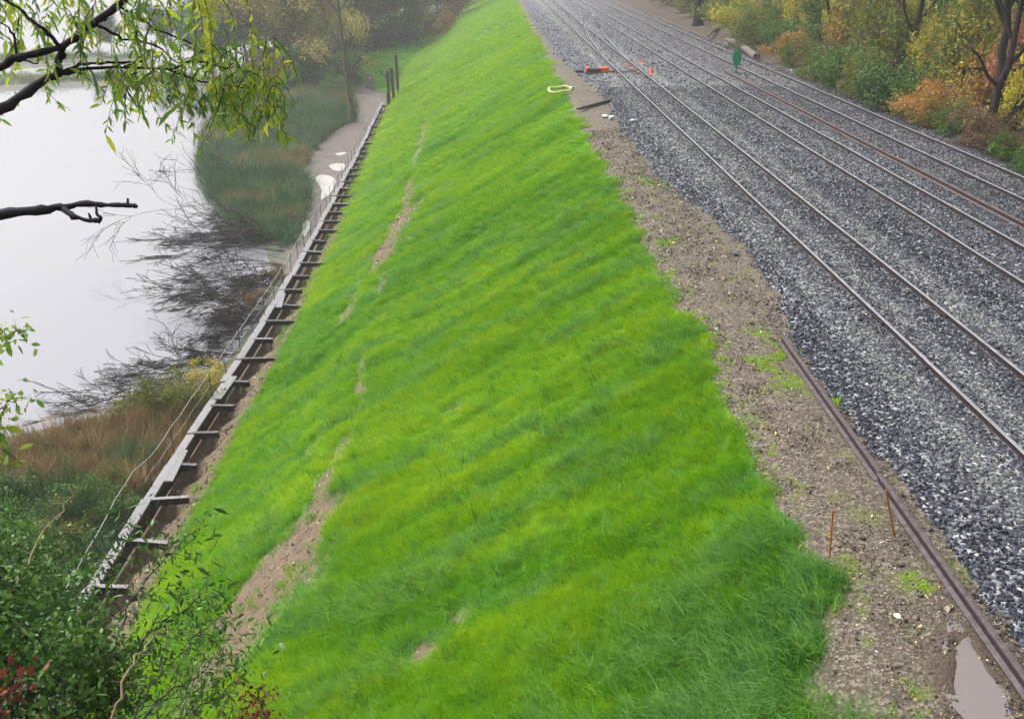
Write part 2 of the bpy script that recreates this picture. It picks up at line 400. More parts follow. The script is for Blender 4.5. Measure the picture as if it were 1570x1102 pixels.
# bare soil patches, in slope coordinates
BARE = []
for (x0, y0, x1, y1, w) in [(372, 975, 440, 865, 1.25), (345, 1005, 400, 930, .8), (450, 845, 500, 760, .26), (485, 790, 512, 735, .2), (508, 745, 548, 675, .20), (548, 676, 560, 560, .14),
                            (588, 405, 622, 335, .95), (622, 335, 632, 280, .35), (636, 262, 655, 196, .36), (655, 196, 664, 165, .25), (585, 470, 590, 425, .2),
                            (530, 482, 563, 422, .30), (690, 965, 650, 1015, .2), (470, 715, 476, 690, .2), (690, 640, 730, 612, .15), (500, 520, 620, 460, .0), (715, 30, 745, 60, .0)]:
    if w > 0: BARE.append((un_slope(x0, y0)[:2], un_slope(x1, y1)[:2], w))
def bare(X, Y):
    X = np.asarray(X, float); Y = np.asarray(Y, float); m = np.zeros_like(X)
    nz = (fbm(X * 2.2 + 9, Y * 1.6, 4) - .5)
    for a, b, w in BARE:
        ab = b - a; t = np.clip(((X - a[0]) * ab[0] + (Y - a[1]) * ab[1]) / (ab @ ab), 0, 1)
        d = np.hypot(X - a[0] - t * ab[0], (Y - a[1] - t * ab[1]) * .8)
        m = np.maximum(m, 1 - sstep(w * .6, w * 1.7, d + nz * (w * 2.2 + .25)))
    return m
near_y = np.concatenate([np.arange(-14, 60, .3), np.arange(60, 130, .8), np.arange(130, 262, 2.0)])
def emb_z(X, Y):
    k = sstep(TOPX + .3, TOPX - .8, X) * sstep(-.15, .6, X - toe(Y))
    return slope_z(X, Y) + lumps(X, Y) * k * .8 - .05 * bare(X, Y)
xs = np.linspace(0, 1, 54)
Xg = toe(near_y)[:, None] * (1 - xs)[None] + 4.9 * xs[None]; Yg = np.repeat(near_y[:, None], 54, 1)
Zg = emb_z(Xg, Yg); Zg = np.where(Xg > TOPX, TOPZ - .06 - (Xg - TOPX) * .2, Zg)
i = np.arange(Xg.size).reshape(Xg.shape)
emb = mobj('embankment', np.stack([Xg, Yg, Zg], -1).reshape(-1, 3), np.stack([i[:-1, :-1], i[:-1, 1:], i[1:, 1:], i[1:, :-1]], -1).reshape(-1, 4), M['soil'],
           smooth=True, attrs={'bare': np.maximum(bare(Xg, Yg), sstep(edge(Yg) - .2, edge(Yg) + .15, Xg)).ravel()})
tag(emb, kind='structure')
# soil shelf behind the toe wall
def shelf_z(X, Y):
    u = (X - capx(Y)) / (toe(Y) - capx(Y)); h = fbm(X * 1.6, Y * 1.1, 4) - .5
    pit = np.exp(-(((Y - 28.2 + 1.2) % 2.35 - 1.175) / .5) ** 2) * np.exp(-((u - .45) / .25) ** 2)
    return -9.25 + .52 * sstep(.2, 1.0, u) + .35 * h * sstep(1.1, .7, u) - .35 * pit + .02
sy = np.concatenate([np.arange(10, 70, .22), np.arange(70, 150, .7)])
u = np.linspace(.12, 1.12, 14)
Xs = capx(sy)[:, None] * (1 - u) + toe(sy)[:, None] * u; Ys = np.repeat(sy[:, None], 14, 1)
i = np.arange(Xs.size).reshape(Xs.shape)
tag(mobj('soil_shelf', np.stack([Xs, Ys, shelf_z(Xs, Ys)], -1).reshape(-1, 3), np.stack([i[:-1, :-1], i[:-1, 1:], i[1:, 1:], i[1:, :-1]], -1).reshape(-1, 4), M['soil'], smooth=True,
         attrs={'bare': np.ones(Xs.size)}), kind='structure')
# track bed: shoulder + ballast
RX = dict(r1=8.15, r2=9.65, r3=12.35, r4=13.85, r5=15.0, r6=16.5, r7=18.1)
PUD = np.array([un(x, y, -.12)[:2] for x, y in [(1478, 976), (1488, 976), (1503, 1010), (1526, 1042), (1545, 1062), (1540, 1110), (1505, 1108), (1480, 1074), (1458, 1046), (1464, 1012), (1468, 992)]])
def bed_z(X, Y):
    return bed_z0(X, Y) - .07 * sstep(-.05, .14, poly_sd(np.asarray(X, float), np.asarray(Y, float), PUD))
def bed_z0(X, Y):
    X = X - np.interp(Y, [7, 8.3, 9.3, 10.3, 11], [-.1, -.15, -.38, -.12, 0]) * sstep(5.2, 4.5, X)
    z = np.interp(X, [3.6, 3.9, 4.25, 4.6, 5.2, 6.0, 6.8, 7.3, 10.5, 11.0, 11.6, 14.6, 15.0, 15.8, 18.8, 19.5, 20.5], [-1.1, -.6, -.27, -.17, -.12, -.11, -.05, 0, 0, -.06, 0, 0, -.05, -.02, -.02, -.14, -.12])
    return z + .03 * (fbm(X * 1.2, Y * 1.2, 3) - .5) * 2
balx = lambda Y: np.interp(Y, [8, 14, 19, 22, 26, 30, 36, 45, 58, 75, 90, 160], [5.82, 5.82, 5.85, 6.3, 6.6, 6.2, 5.6, 5.6, 5.9, 5.0, 4.75, 4.6]) + .16 * (fbm(Y * .8, Y * 0 + 1.7, 3) - .5) * 2
by = np.concatenate([np.arange(-14, 50, .25), np.arange(50, 130, .7), np.arange(130, 300, 2.5)])
grid(np.arange(3.1, 7.6, .06), np.concatenate([np.arange(-14, 7, .5), np.arange(7, 18, .08), np.arange(18, 50, .25), np.arange(50, 130, .7), np.arange(130, 300, 2.5)]), lambda X, Y: bed_z(X, Y) + .07 * (fbm(X * 2.5, Y * 2.5, 5) - .5), 'dirt_shoulder', M['dirt'], {'wet': lambda X, Y: .85 * sstep(-.42, -.08, poly_sd(X, Y, PUD) + .25 * (fbm(X * 3, Y * 3, 3) - .5))})['kind'] = 'structure'
def dustf(X, Y):
    d = np.zeros_like(X)
    for c, w, s in [(7.45, .42, .75), (8.75, .32, .8), (10.35, .42, .85), (8.15, .12, .3), (11.95, .25, .2), (13.2, .5, .28), (14.5, .4, .3), (17.2, .6, .3)]:
        d = np.maximum(d, s * np.exp(-((X - c) / w) ** 2))
    return d
def rustf(X, Y):
    d = np.zeros_like(X)
    for k in RX.values(): d = np.maximum(d, .55 * np.exp(-((X - k) / .16) ** 2))
    return np.maximum(d, .5 * sstep(14.6, 16.0, X) + .45 * sstep(18.3, 19.3, X))
bx = np.concatenate([np.array([0, .06, .12, .2, .3]), np.arange(.45, 14.6, .15)])
Yb = np.repeat(by[:, None], len(bx), 1); Xb = balx(by)[:, None] + bx[None] * ((20.3 - balx(by)) / 14.6)[:, None]
lift = sstep(0, .5, Xb - balx(Yb)) * .06 - .035
Zb = bed_z(Xb, Yb) + lift; i = np.arange(Xb.size).reshape(Xb.shape)
tag(mobj('ballast_bed', np.stack([Xb, Yb, Zb], -1).reshape(-1, 3), np.stack([i[:-1, :-1], i[:-1, 1:], i[1:, 1:], i[1:, :-1]], -1).reshape(-1, 4), M['ballast'], smooth=True,
         attrs={'dust': dustf(Xb, Yb).ravel(), 'rust': rustf(Xb, Yb).ravel()}), kind='structure')
BZ = lambda X, Y: bed_z(X, Y) + sstep(0, .5, X - balx(Y)) * .06 - .035
floor_z = lambda X, Y: -.12 + np.clip(X - 20, 0, 60) * .13 + .4 * (fbm(X * .2, Y * .2, 3) - .5) * sstep(20.5, 24, X)
grid(np.concatenate([np.arange(19.9, 30, .6), np.arange(30, 130, 4)]), np.arange(-14, 320, 2.0), floor_z, 'forest_floor', M['forest'])['kind'] = 'structure'
# lake shore: land polygon at water level
WZ = -10.0
SH = [(-160, 800), (-60, 700), (0, 675), (70, 660), (150, 640), (230, 612), (310, 590), (345, 560), (385, 505), (408, 460), (418, 410), (405, 372), (372, 352), (342, 318), (320, 280), (311, 240), (318, 208),
      (345, 186), (375, 170), (398, 158), (380, 150), (352, 146), (338, 140), (345, 128), (395, 116), (420, 92), (440, 60)]
shore = np.array([un(x, y, WZ)[:2] for x, y in SH]); far = un(440, 60, WZ)
shore = np.concatenate([[[-30, 5], [-24, 18]], shore[1:], [[-40, 330], [-8, 330], [-8, 5]]])
PATH = np.array([un(x, y, -9.6)[:2] for x, y in [(462, 262), (482, 232), (505, 206), (528, 192), (546, 186), (549, 160), (540, 138), (520, 126), (540, 122), (566, 132), (590, 140), (592, 165), (582, 182), (566, 205), (552, 235), (530, 280), (505, 330), (480, 375), (462, 405), (440, 432), (445, 400), (462, 350), (476, 305), (478, 285)]])
def shore_z(X, Y):
    d = poly_sd(X, Y, shore); z = WZ - .9 + 1.25 * sstep(-2.2, 1.0, d) + .12 * (fbm(X * .6, Y * .6, 3) - .5)
    pd = poly_sd(X, Y, PATH)
    return z * (1 - sstep(-.6, .3, pd)) + (-9.62 + .05 * (fbm(X * .8, Y * .8, 3) - .5)) * sstep(-.6, .3, pd)
grid(np.arange(-50, -9.4, .6), np.concatenate([np.arange(4, 130, .6), np.arange(130, 330, 2)]), shore_z, 'lake_shore', M['shore'],
     {'path': lambda X, Y: sstep(-.5, .15, poly_sd(X, Y, PATH) + .5 * (fbm(X * 1.2, Y * 1.2, 3) - .5))})['kind'] = 'structure'
def sheet(name, x0, x1, y0, y1, z, m):
    return tag(mobj(name, [(x0, y0, z), (x1, y0, z), (x1, y1, z), (x0, y1, z)], [(0, 1, 2, 3)], m), kind='structure')
sheet('lake_water', -1500, -8.6, -60, 2200, WZ, M['water'])
sheet('ground', -1600, 1500, -100, 2300, WZ - 2.2, M['bed'])
# grassy flat beyond the path
MEAD = np.array([un(x, y, -9.3)[:2] for x, y in [(505, 108), (545, 122), (600, 140), (640, 110), (720, 40), (690, 40), (640, 66), (600, 82), (560, 88), (520, 88)]])
def mead_z(X, Y):
    return -9.85 + .5 * sstep(-1.5, 1.0, poly_sd(X, Y, MEAD)) + .1 * fbm(X * .4, Y * .4) + .06 * np.clip(Y - 150, 0, 60)
mo = grid(np.arange(-36, -9, .9), np.arange(132, 250, 1.2), mead_z, 'grassy_flat', M['soil'], {'bare': lambda X, Y: X * 0}); mo['kind'] = 'structure'
# bank under the bridge, below the frame
nb_z = lambda X, Y: np.minimum(6.0 - 1.02 * Y, 5.3) + .5 * (fbm(X * .5, Y * .5, 3) - .5)
grid(np.arange(-22, 3.1, .5), np.arange(-8, 16.5, .5), lambda X, Y: np.maximum(nb_z(X, Y), -11) - .9 * sstep(-2.0, 3.0, X), 'near_bank', M['forest'])['kind'] = 'structure'

# ------------------------------------------------------------------ rails
RP = [(-.07, 0), (.07, 0), (.07, .012), (.012, .035), (.010, .125), (.036, .138), (.036, .168), (.028, .175), (-.028, .175), (-.036, .168), (-.036, .138), (-.010, .125), (-.012, .035), (-.07, .012)]
def rail_mesh(name, path, mats, wob=.0, seed=0, top=True):
    """path (n,3) of the foot centre; mats = [side, top, web]"""
    P = np.asarray(path, float).copy(); rg = np.random.default_rng(seed); n = len(P)
    if wob:
        P[:, 0] += np.interp(P[:, 1], np.arange(-20, 320, 5.5), rg.normal(0, wob, len(np.arange(-20, 320, 5.5))))
        P[:, 2] += np.interp(P[:, 1], np.arange(-20, 320, 5.5), rg.normal(0, wob * .4, len(np.arange(-20, 320, 5.5))))
    T = np.gradient(P, axis=0); T[:, 2] = 0; T = unit(T); U = np.stack([T[:, 1], -T[:, 0], T[:, 0] * 0], 1)
    k = len(RP); V = np.concatenate([P[:, None] + U[:, None] * np.array([p[0] for p in RP])[None, :, None] + np.array([[0, 0, p[1]] for p in RP])[None]], 0).reshape(-1, 3)
    F, fm = [], []
    for s in range(n - 1):
        for j in range(k):
            F.append((s * k + j, s * k + (j + 1) % k, (s + 1) * k + (j + 1) % k, (s + 1) * k + j))
            fm.append(1 if j in (6, 7, 8) else (2 if j in (3, 4, 10, 11) and len(mats) > 2 else 0))
    F += [tuple(range(k))[::-1], tuple((n - 1) * k + j for j in range(k))]; fm += [0, 0]
    return mesh(name, V, F, mats, fm=fm)
RM = [M['rail_side'], M['rail_top'], M['rail_side']]
yy = np.concatenate([np.arange(-12, 60, 1.8), np.arange(60, 261, 4)])
def joint_bar(parent, x, y, z=.0):
    for sx in (-1, 1):
        o = bevbox('joint_bar', (.022, .62, .07), M['rail_side'], parent, (x + sx * .025, y, z + .08), bev=.006)
def track(label, xa, xb, joints, zoff, seed):
    t = tag(empty('railway_track', ((xa + xb) / 2, 0, zoff)), label, 'railway track', 'railway tracks on the ballast')
    for q, x in enumerate((xa, xb)):
        xc = x - (xa + xb) / 2
        o = link(bpy.data.objects.new('rail', rail_mesh('rail', np.stack([yy * 0 + xc, yy, yy * 0], 1), RM, .012, seed + q)), t)
        for j in joints[q]: joint_bar(t, xc, j)
    return t
track('nearest railway track, its two polished rails crossing the pale dusted gravel', RX['r1'], RX['r2'], [(20.2, 38.5, 57), (20.6, 40, 59)], -.02, 1)
track('middle railway track, second from the grass, in dark grey gravel', RX['r3'], RX['r4'], [(33,), (36,)], -.025, 3)
track('farthest railway track, running beside the autumn shrubs', RX['r6'], RX['r7'], [(45,), (47,)], -.04, 5)
# crossover between the nearest and the middle track
t = tag(empty('crossover_track', (0, 0, -.012)), 'crossover rails curving from the nearest track across to the middle track', 'railway track')
yc = np.arange(74, 168, 2.0); sm = sstep(72, 168, yc) * 4.2
lx = np.stack([8.15 + .09 + sm * (4.11 / 4.2), yc, yc * 0 + .004], 1); rxx = np.stack([9.65 - .0 + sm, yc, yc * 0 + .004], 1); rxx[:, 0] += .075 * (1 - sstep(72, 110, yc))
def cut(P, a, b): return P[(P[:, 1] >= a) & (P[:, 1] <= b)]
for P in (cut(lx, 74, 111), cut(lx, 119, 168), cut(rxx, 74, 104), cut(rxx, 131, 168)):
    link(bpy.data.objects.new('rail', rail_mesh('rail', P, RM)), t)
for P in (cut(rxx, 108, 118),):
    link(bpy.data.objects.new('guard_rail', rail_mesh('guard_rail', P + np.array([.0, 0, 0]), [M['rail_side']] * 3)), t)
bevbox('frog_casting', (.22, 2.4, .16), M['rail_top'], t, (9.72, 113.6, .09), bev=.02)
bevbox('frog_casting', (.22, 2.6, .16), M['rail_top'], t, (12.28, 127.2, .09), bev=.02)
for k in range(6): bevbox('slide_plate', (.5, .16, .05), M['orange'] if k % 2 else M['rail_rust'], t, (9.4, 66.5 + k * 1.15, .03), bev=.01)
for k in range(3): bevbox('throw_rod', (1.55, .06, .06), M['rail_rust'], t, (8.85, 66.5 + k * .5, .02), (0, 0, .05), bev=.01)
# loose rails
def loose(label, pts, mats, z0):
    P = np.array(pts, float); ys = np.linspace(P[0, 1], P[-1, 1], 14)
    Q = np.stack([np.interp(ys, P[:, 1], P[:, 0]), ys, ys * 0 + z0], 1)
    o = link(bpy.data.objects.new('loose_rail', rail_mesh('loose_rail', Q, mats, .006, int(ys[0])))); return tag(o, label, 'rail', 'spare rails lying beside the tracks')
OLD = [M['rail_old'], M['rail_old'], M['rail_web']]
loose('long old brown rail lying on the dirt by the puddle, nearest to the grass', [(5.62, 4.5), (5.66, 9), (5.72, 13.35)], OLD, -.06)
loose('old brown rail lying end on to the nearer one, its far end in the gravel', [(5.74, 13.39), (5.84, 19.2)], OLD, -.06)
loose('rusty loose rail starting by the green marker between the middle and farthest tracks', [(15.05, 14), (15.05, 40), (14.95, 66.5)], [M['rail_rust'], M['rail_rust'], M['rail_web']], -.02)

# ------------------------------------------------------------------ toe wall with planks, struts, posts and cable
wall = tag(empty('toe_wall', (0, 0, 0)), 'low retaining wall of weathered planks and steel stubs along the foot of the grass slope', 'retaining wall')
SP = 2.35; ks = np.arange(-3, 38); rg = random.Random(4)
for k in ks:
    y0 = 28.2 + k * SP; y1 = y0 + SP; ym = (y0 + y1) / 2; x0, x1 = float(capx(y0)), float(capx(y1)); ang = -math.atan2(x1 - x0, SP)
    sh = rg.uniform(-.05, .05); far_ = k > 26
    bevbox('cap_plank', (.31, SP * rg.uniform(.985, .998), .07), M['plank'], wall, ((x0 + x1) / 2 + sh, ym, -8.62 + rg.uniform(-.03, .03)), (rg.uniform(-.015, .015), rg.uniform(-.09, .09), ang + rg.uniform(-.02, .02)), .008)
    bevbox('inner_board', (.06, SP * .97, .26), M['plank_dark'], wall, ((x0 + x1) / 2 + .46 + rg.uniform(-.04, .04), ym, -8.9 + rg.uniform(-.03, .03)), (0, rg.uniform(-.2, .05), ang), .008)
    for lv in range(3):
        bevbox('lagging_board', (.07, SP * .985, .235), M['plank_dark'], wall, ((x0 + x1) / 2 - .05 + rg.uniform(-.012, .012), ym, -8.80 - .245 * lv), (0, 0, ang), .008)
    if not far_ or k % 2:
        ln = rg.uniform(.8, 1.45); st = bevbox('strut', (ln, .02, .20), M['rail_web'], wall, (x0 + .1, y0, -8.66), (0, 0, rg.uniform(-.14, .14)), .003); st.data.transform(Matrix.Translation((ln / 2, 0, -.005)))
        bevbox('top_flange', (ln, .16, .022), M['plank'] if rg.random() < .15 else M['strut'], st, (ln / 2, 0, .10), (0, rg.uniform(0, .05), 0), .004)
        bevbox('bottom_flange', (ln, .16, .022), M['rail_web'], st, (ln / 2, 0, -.11), bev=.004)
    if k < 30:
        lean = rg.uniform(-.05, .05)
        V, F = tubes([(np.array([(x0 - .12, y0 + .9, -8.75), (x0 - .12 + lean, y0 + .9, -7.6)]), [.02, .017])], 6)
        mobj('rail_post', V, F, M['post'], wall, smooth=True)
for (yk, xo, ro) in [(30.4, .26, .05), (36.9, .25, -.05), (47.6, .22, .1)]:      # displaced planks lying on top
    bevbox('displaced_plank', (.30, 2.2, .05), M['plank'], wall, (float(capx(yk)) + xo, yk, -8.545), (0, .03, ro), .006)
cy_ = np.arange(22, 100, .8); sag = -7.62 - .07 * np.sin(((cy_ - 29.1) / SP % 1) * np.pi)
V, F = tubes([(np.stack([capx(cy_) - .12 - .25 * (cy_ < 29), cy_, sag - .6 * sstep(29, 22, cy_)], 1), cy_ * 0 + .012)], 5)
mobj('hand_cable', V, F, M['cable'], wall, smooth=True)
V, F = tubes([(np.stack([capx(cy_[8:]) - .14, cy_[8:], sag[8:] - .5], 1), cy_[8:] * 0 + .008)], 4)
mobj('lower_cable', V, F, M['cable'], wall, smooth=True)
# pile group and timber revetment at the far end of the path
pg = tag(empty('pile_group', tuple(un(597, 168, -9.4))), 'dark upright piles at the far end of the plank wall', 'piles')
for k, (dx, dy, h) in enumerate([(0, 0, 4.2), (.35, 1.5, 4.4), (.2, 3.4, 4.0), (.55, 5.5, 5.4), (.15, -2.4, 2.2)]):
    bevbox('pile', (.32, .36, h), M['post'], pg, (dx, dy, h / 2), (rg.uniform(-.04, .04), rg.uniform(-.06, .02), 0), .02)
for k in range(3): bevbox('brace', (1.6, .10, .10), M['post'], pg, (-.75, 3.0 + k * 1.2, 3.4 - k * .2), (0, .75, .1 * k), .01)
rv = tag(empty('timber_revetment', tuple(un(576, 136, -9.3))), 'low brown timber revetment holding the grassy flat beside the path', 'retaining wall')
for k in range(5):
    for q in range(2): bevbox('board', (2.6, .12, .36), M['bark_grey'], rv, (-3.4 + q * 2.62, 4.5 - q * 4.6 , .15 + k * .38), (0, 0, -1.06 + rg.uniform(-.02, .02)), .02)
# puddles on the mud path
def blob(name, pix, z, m, label, cat='puddle', slab=0):
    P = np.array([un(x, y, z) for x, y in pix]); c = P.mean(0); n = len(P); Q = []
    for i_ in range(n):
        for s in range(4):
            t_ = s / 4; p0, p1, p2, p3 = P[i_ - 1], P[i_], P[(i_ + 1) % n], P[(i_ + 2) % n]
            q = .5 * (2 * p1 + (p2 - p0) * t_ + (2 * p0 - 5 * p1 + 4 * p2 - p3) * t_ ** 2 + (3 * p1 - p0 - 3 * p2 + p3) * t_ ** 3)
            Q.append(q + np.array([rng.normal(0, .02), rng.normal(0, .04), 0]))
    Q = np.array(Q); o = mobj(name, Q - c, [tuple(range(len(Q)))], m); o.location = tuple(c)
    return tag(o, label, cat)
blob('puddle', [(484, 272), (496, 268), (513, 274), (511, 290), (500, 302), (492, 306), (493, 292), (488, 282)], -9.585, M['puddle_pale'], 'large white puddle on the mud path beside the plank wall')
blob('puddle', [(505, 254), (520, 250), (530, 254), (524, 262), (512, 261)], -9.585, M['puddle_pale'], 'pale puddle just beyond the large white one on the path')
blob('puddle', [(514, 236), (528, 233), (531, 236), (520, 239)], -9.585, M['puddle_pale'], 'thin sliver of puddle farthest along the mud path')
blob('puddle', [(463, 345), (472, 338), (476, 342), (472, 356), (465, 362)], -9.585, M['puddle_pale'], 'small pale puddle squeezed between the reeds and plank wall')
blob('puddle', [(1450, 950), (1500, 950), (1530, 1005), (1556, 1050), (1562, 1120), (1500, 1130), (1455, 1080), (1436, 1046), (1444, 1000)], -.128, M['puddle'], 'grey brown puddle in the dirt beside the old rail')

# ------------------------------------------------------------------ small trackside things
def thing_at(name, px, py, z, label, cat, group=None):
    return tag(empty(name, tuple(un(px, py, z))), label, cat, group)
t = thing_at('switch_machine', 912, 112, 0, 'black and orange switch machine on the gravel left of the crossover', 'switch machine')
bevbox('motor_housing', (1.25, .62, .34), M['black'], t, (-.1, 0, .18), bev=.05); bevbox('gear_cover', (.75, .7, .42), M['orange'], t, (.85, .05, .24), bev=.06)
bevbox('end_cover', (.42, .6, .40), M['orange'], t, (-.62, .1, .24), bev=.05); bevbox('cable_box', (.7, .45, .22), M['black'], t, (-1.35, 0, .12), bev=.04)
t.scale = (.72, .72, .8)
bevbox('base_timber', (3.6, .28, .10), M['plank_dark'], t, (.9, -.35, .03), bev=.01)
bevbox('operating_rod', (2.6, .07, .07), M['rail_rust'], t, (2.4, 0, .12), bev=.01)
def marker(px, py, label, s):
    t = thing_at('marker_cone', px, py, 0, label, 'marker', 'orange markers right of the crossover switch')
    V, F = [], []
    pr = [(.32, 0), (.32, .05), (.2, .06), (.12, .4), (.06, .62), (.04, .64)]
    for (r_, z_) in pr:
        for a_ in np.linspace(0, 2 * np.pi, 10, endpoint=False): V.append((r_ * s * math.cos(a_), r_ * s * math.sin(a_), z_ * s))
    for q in range(len(pr) - 1):
        for j in range(10): F.append((q * 10 + j, q * 10 + (j + 1) % 10, q * 10 + 10 + (j + 1) % 10, q * 10 + 10 + j))
    F.append(tuple(50 + j for j in range(10)))
    mobj('cone', np.array(V), F, M['orange'], t); bevbox('base', (.5 * s, .5 * s, .04), M['white'], t, (0, -.05, .02), bev=.01)
marker(999, 114, 'larger orange marker just right of the crossover switch rails', .72)
marker(983, 97, 'smaller orange marker beyond the larger one, right of the crossover', .48)
# yellow hose loop
c = un(858, 140, -.15); a_ = np.linspace(.3, 2 * math.pi + .1, 40)
P = np.stack([.62 * np.cos(a_) * (1 + .15 * np.sin(3 * a_)) + .35 * np.sin(a_), 1.35 * np.sin(a_) * (1 + .1 * np.cos(2 * a_)), .05 + .03 * np.sin(5 * a_)], 1)
V, F = tubes([(P, a_ * 0 + .06)], 7)
o = tag(mobj('hose_loop', V, F, M['hose'], smooth=True), 'pale yellow hose coiled in a loop at the edge of the grass', 'hose'); o.location = tuple(c + np.array([0, 0, .05]))
o = tag(bevbox('dark_plank', (.22, 3.6, .12), M['black'], None, tuple(un(911, 162, -.08) + np.array([0, 0, .06])), (0, 0, -.55), .02), 'dark plank lying where the grass meets the gravel', 'plank')
def rock(name, px, py, z, s, m, label, seed, group=None, cat='stone'):
    rr = np.random.default_rng(seed); bm = bmesh.new()
    for p in rr.normal(0, 1, (16, 3)): bm.verts.new(Vector(unit(p) * s * np.array([1.2, .9, .6]) * rr.uniform(.8, 1.1)))
    bmesh.ops.convex_hull(bm, input=bm.verts); me = bpy.data.meshes.new(name); bm.to_mesh(me); bm.free(); me.materials.append(m)
    o = link(bpy.data.objects.new(name, me)); o.location = tuple(un(px, py, z) + np.array([0, 0, s * .35])); return tag(o, label, cat, group)
rock('white_stone', 928, 180, -.1, .16, M['white'], 'pale broken stone at the gravel edge, left one of a pair', 1)
rock('white_stone', 938, 183, -.1, .19, M['white'], 'pale broken stone at the gravel edge, right one of a pair', 2)
rock('white_stone', 970, 186, 0, .12, M['white'], 'single small white stone on gravel left of the nearest track', 3)
rock('white_stone', 1115, 63, -.1, .2, M['white'], 'white stone at the far end of the fallen log', 4)
rock('white_stone', 1219, 110, -.1, .25, M['white'], 'white stone beside the farthest track, right of the fallen log', 5)
rock('white_stone', 744, 50, -2.5, .3, M['white'], 'lone white stone on the far grass slope', 6)
# green oval marker
t = thing_at('green_marker', 1128, 112, 0, 'bright green oval marker on a thin post between the far tracks', 'marker')
V, F = tubes([(np.array([(0, 0, 0), (.02, 0, .5)]), [.03, .03])], 6); mobj('post', V, F, M['post'], t)
rr = np.random.default_rng(3); ov = [(.27 * math.cos(a) * (1 + rr.normal(0, .09)), 0, .92 + .55 * math.sin(a) * (1 + rr.normal(0, .06))) for a in np.linspace(0, 2 * math.pi, 26, endpoint=False)]
V = [(x, -.03, z) for x, _, z in ov] + [(x, .03, z) for x, _, z in ov]; n = 26
mobj('oval_plate', V, [tuple(range(n)), tuple(range(2 * n - 1, n - 1, -1))] + [(i_, i_ + n, (i_ + 1) % n + n, (i_ + 1) % n) for i_ in range(n)], M['green'], t)
# survey stakes
def stake(px, py, h, lx, ly, m, label):
    p = un(px, py, -.16); o = bevbox('survey_stake', (.025, .018, h), m, None, (0, 0, 0), (0, 0, 0), .003)
    o.data.transform(Matrix.Translation((0, 0, h / 2 - .05))); o.location = tuple(p); o.rotation_euler = (ly, lx, .3); return tag(o, label, 'stake', 'survey stakes in the dirt')
stake(1272, 850, .74, -.06, 0.0, M['stake'], 'upright orange survey stake at the edge of the tall grass')
stake(1372, 826, .9, -.33, -.0, M['stake_y'], 'ochre survey stake leaning against the old rail')
# logs by the far track
def log(p0, p1, r, m, label, bend=.15):
    p0, p1 = np.array(p0), np.array(p1); tt = np.linspace(0, 1, 9)[:, None]; P = p0 + (p1 - p0) * tt + np.array([0, 0, bend]) * np.sin(tt * math.pi)
    c = P[0].copy(); V, F = tubes([(P - c, r * (1 - .35 * tt[:, 0]))], 9); nb = len(V)
    V = np.concatenate([V, [P[0] - c, P[-1] - c]])
    Fl = [tuple(f) for f in F] + [(nb, (i_ + 1) % 9, i_) for i_ in range(9)] + [(nb + 1, nb - 9 + i_, nb - 9 + (i_ + 1) % 9) for i_ in range(9)]
    o = mobj('fallen_log', V, Fl, m, smooth=True); o.location = tuple(c); return tag(o, label, 'log')
log(un(1160, 88, .1), un(1112, 60, .25), .28, M['log'], 'long grey fallen log along the edge of the far shrubs')
log(un(1116, 70, .1), un(1106, 66, .1), .07, M['log'], 'short thin log beside the farthest track')
log(un(1100, 45, .2), un(1085, 56, .2), .16, M['log'], 'short log lying below the thick trunk')

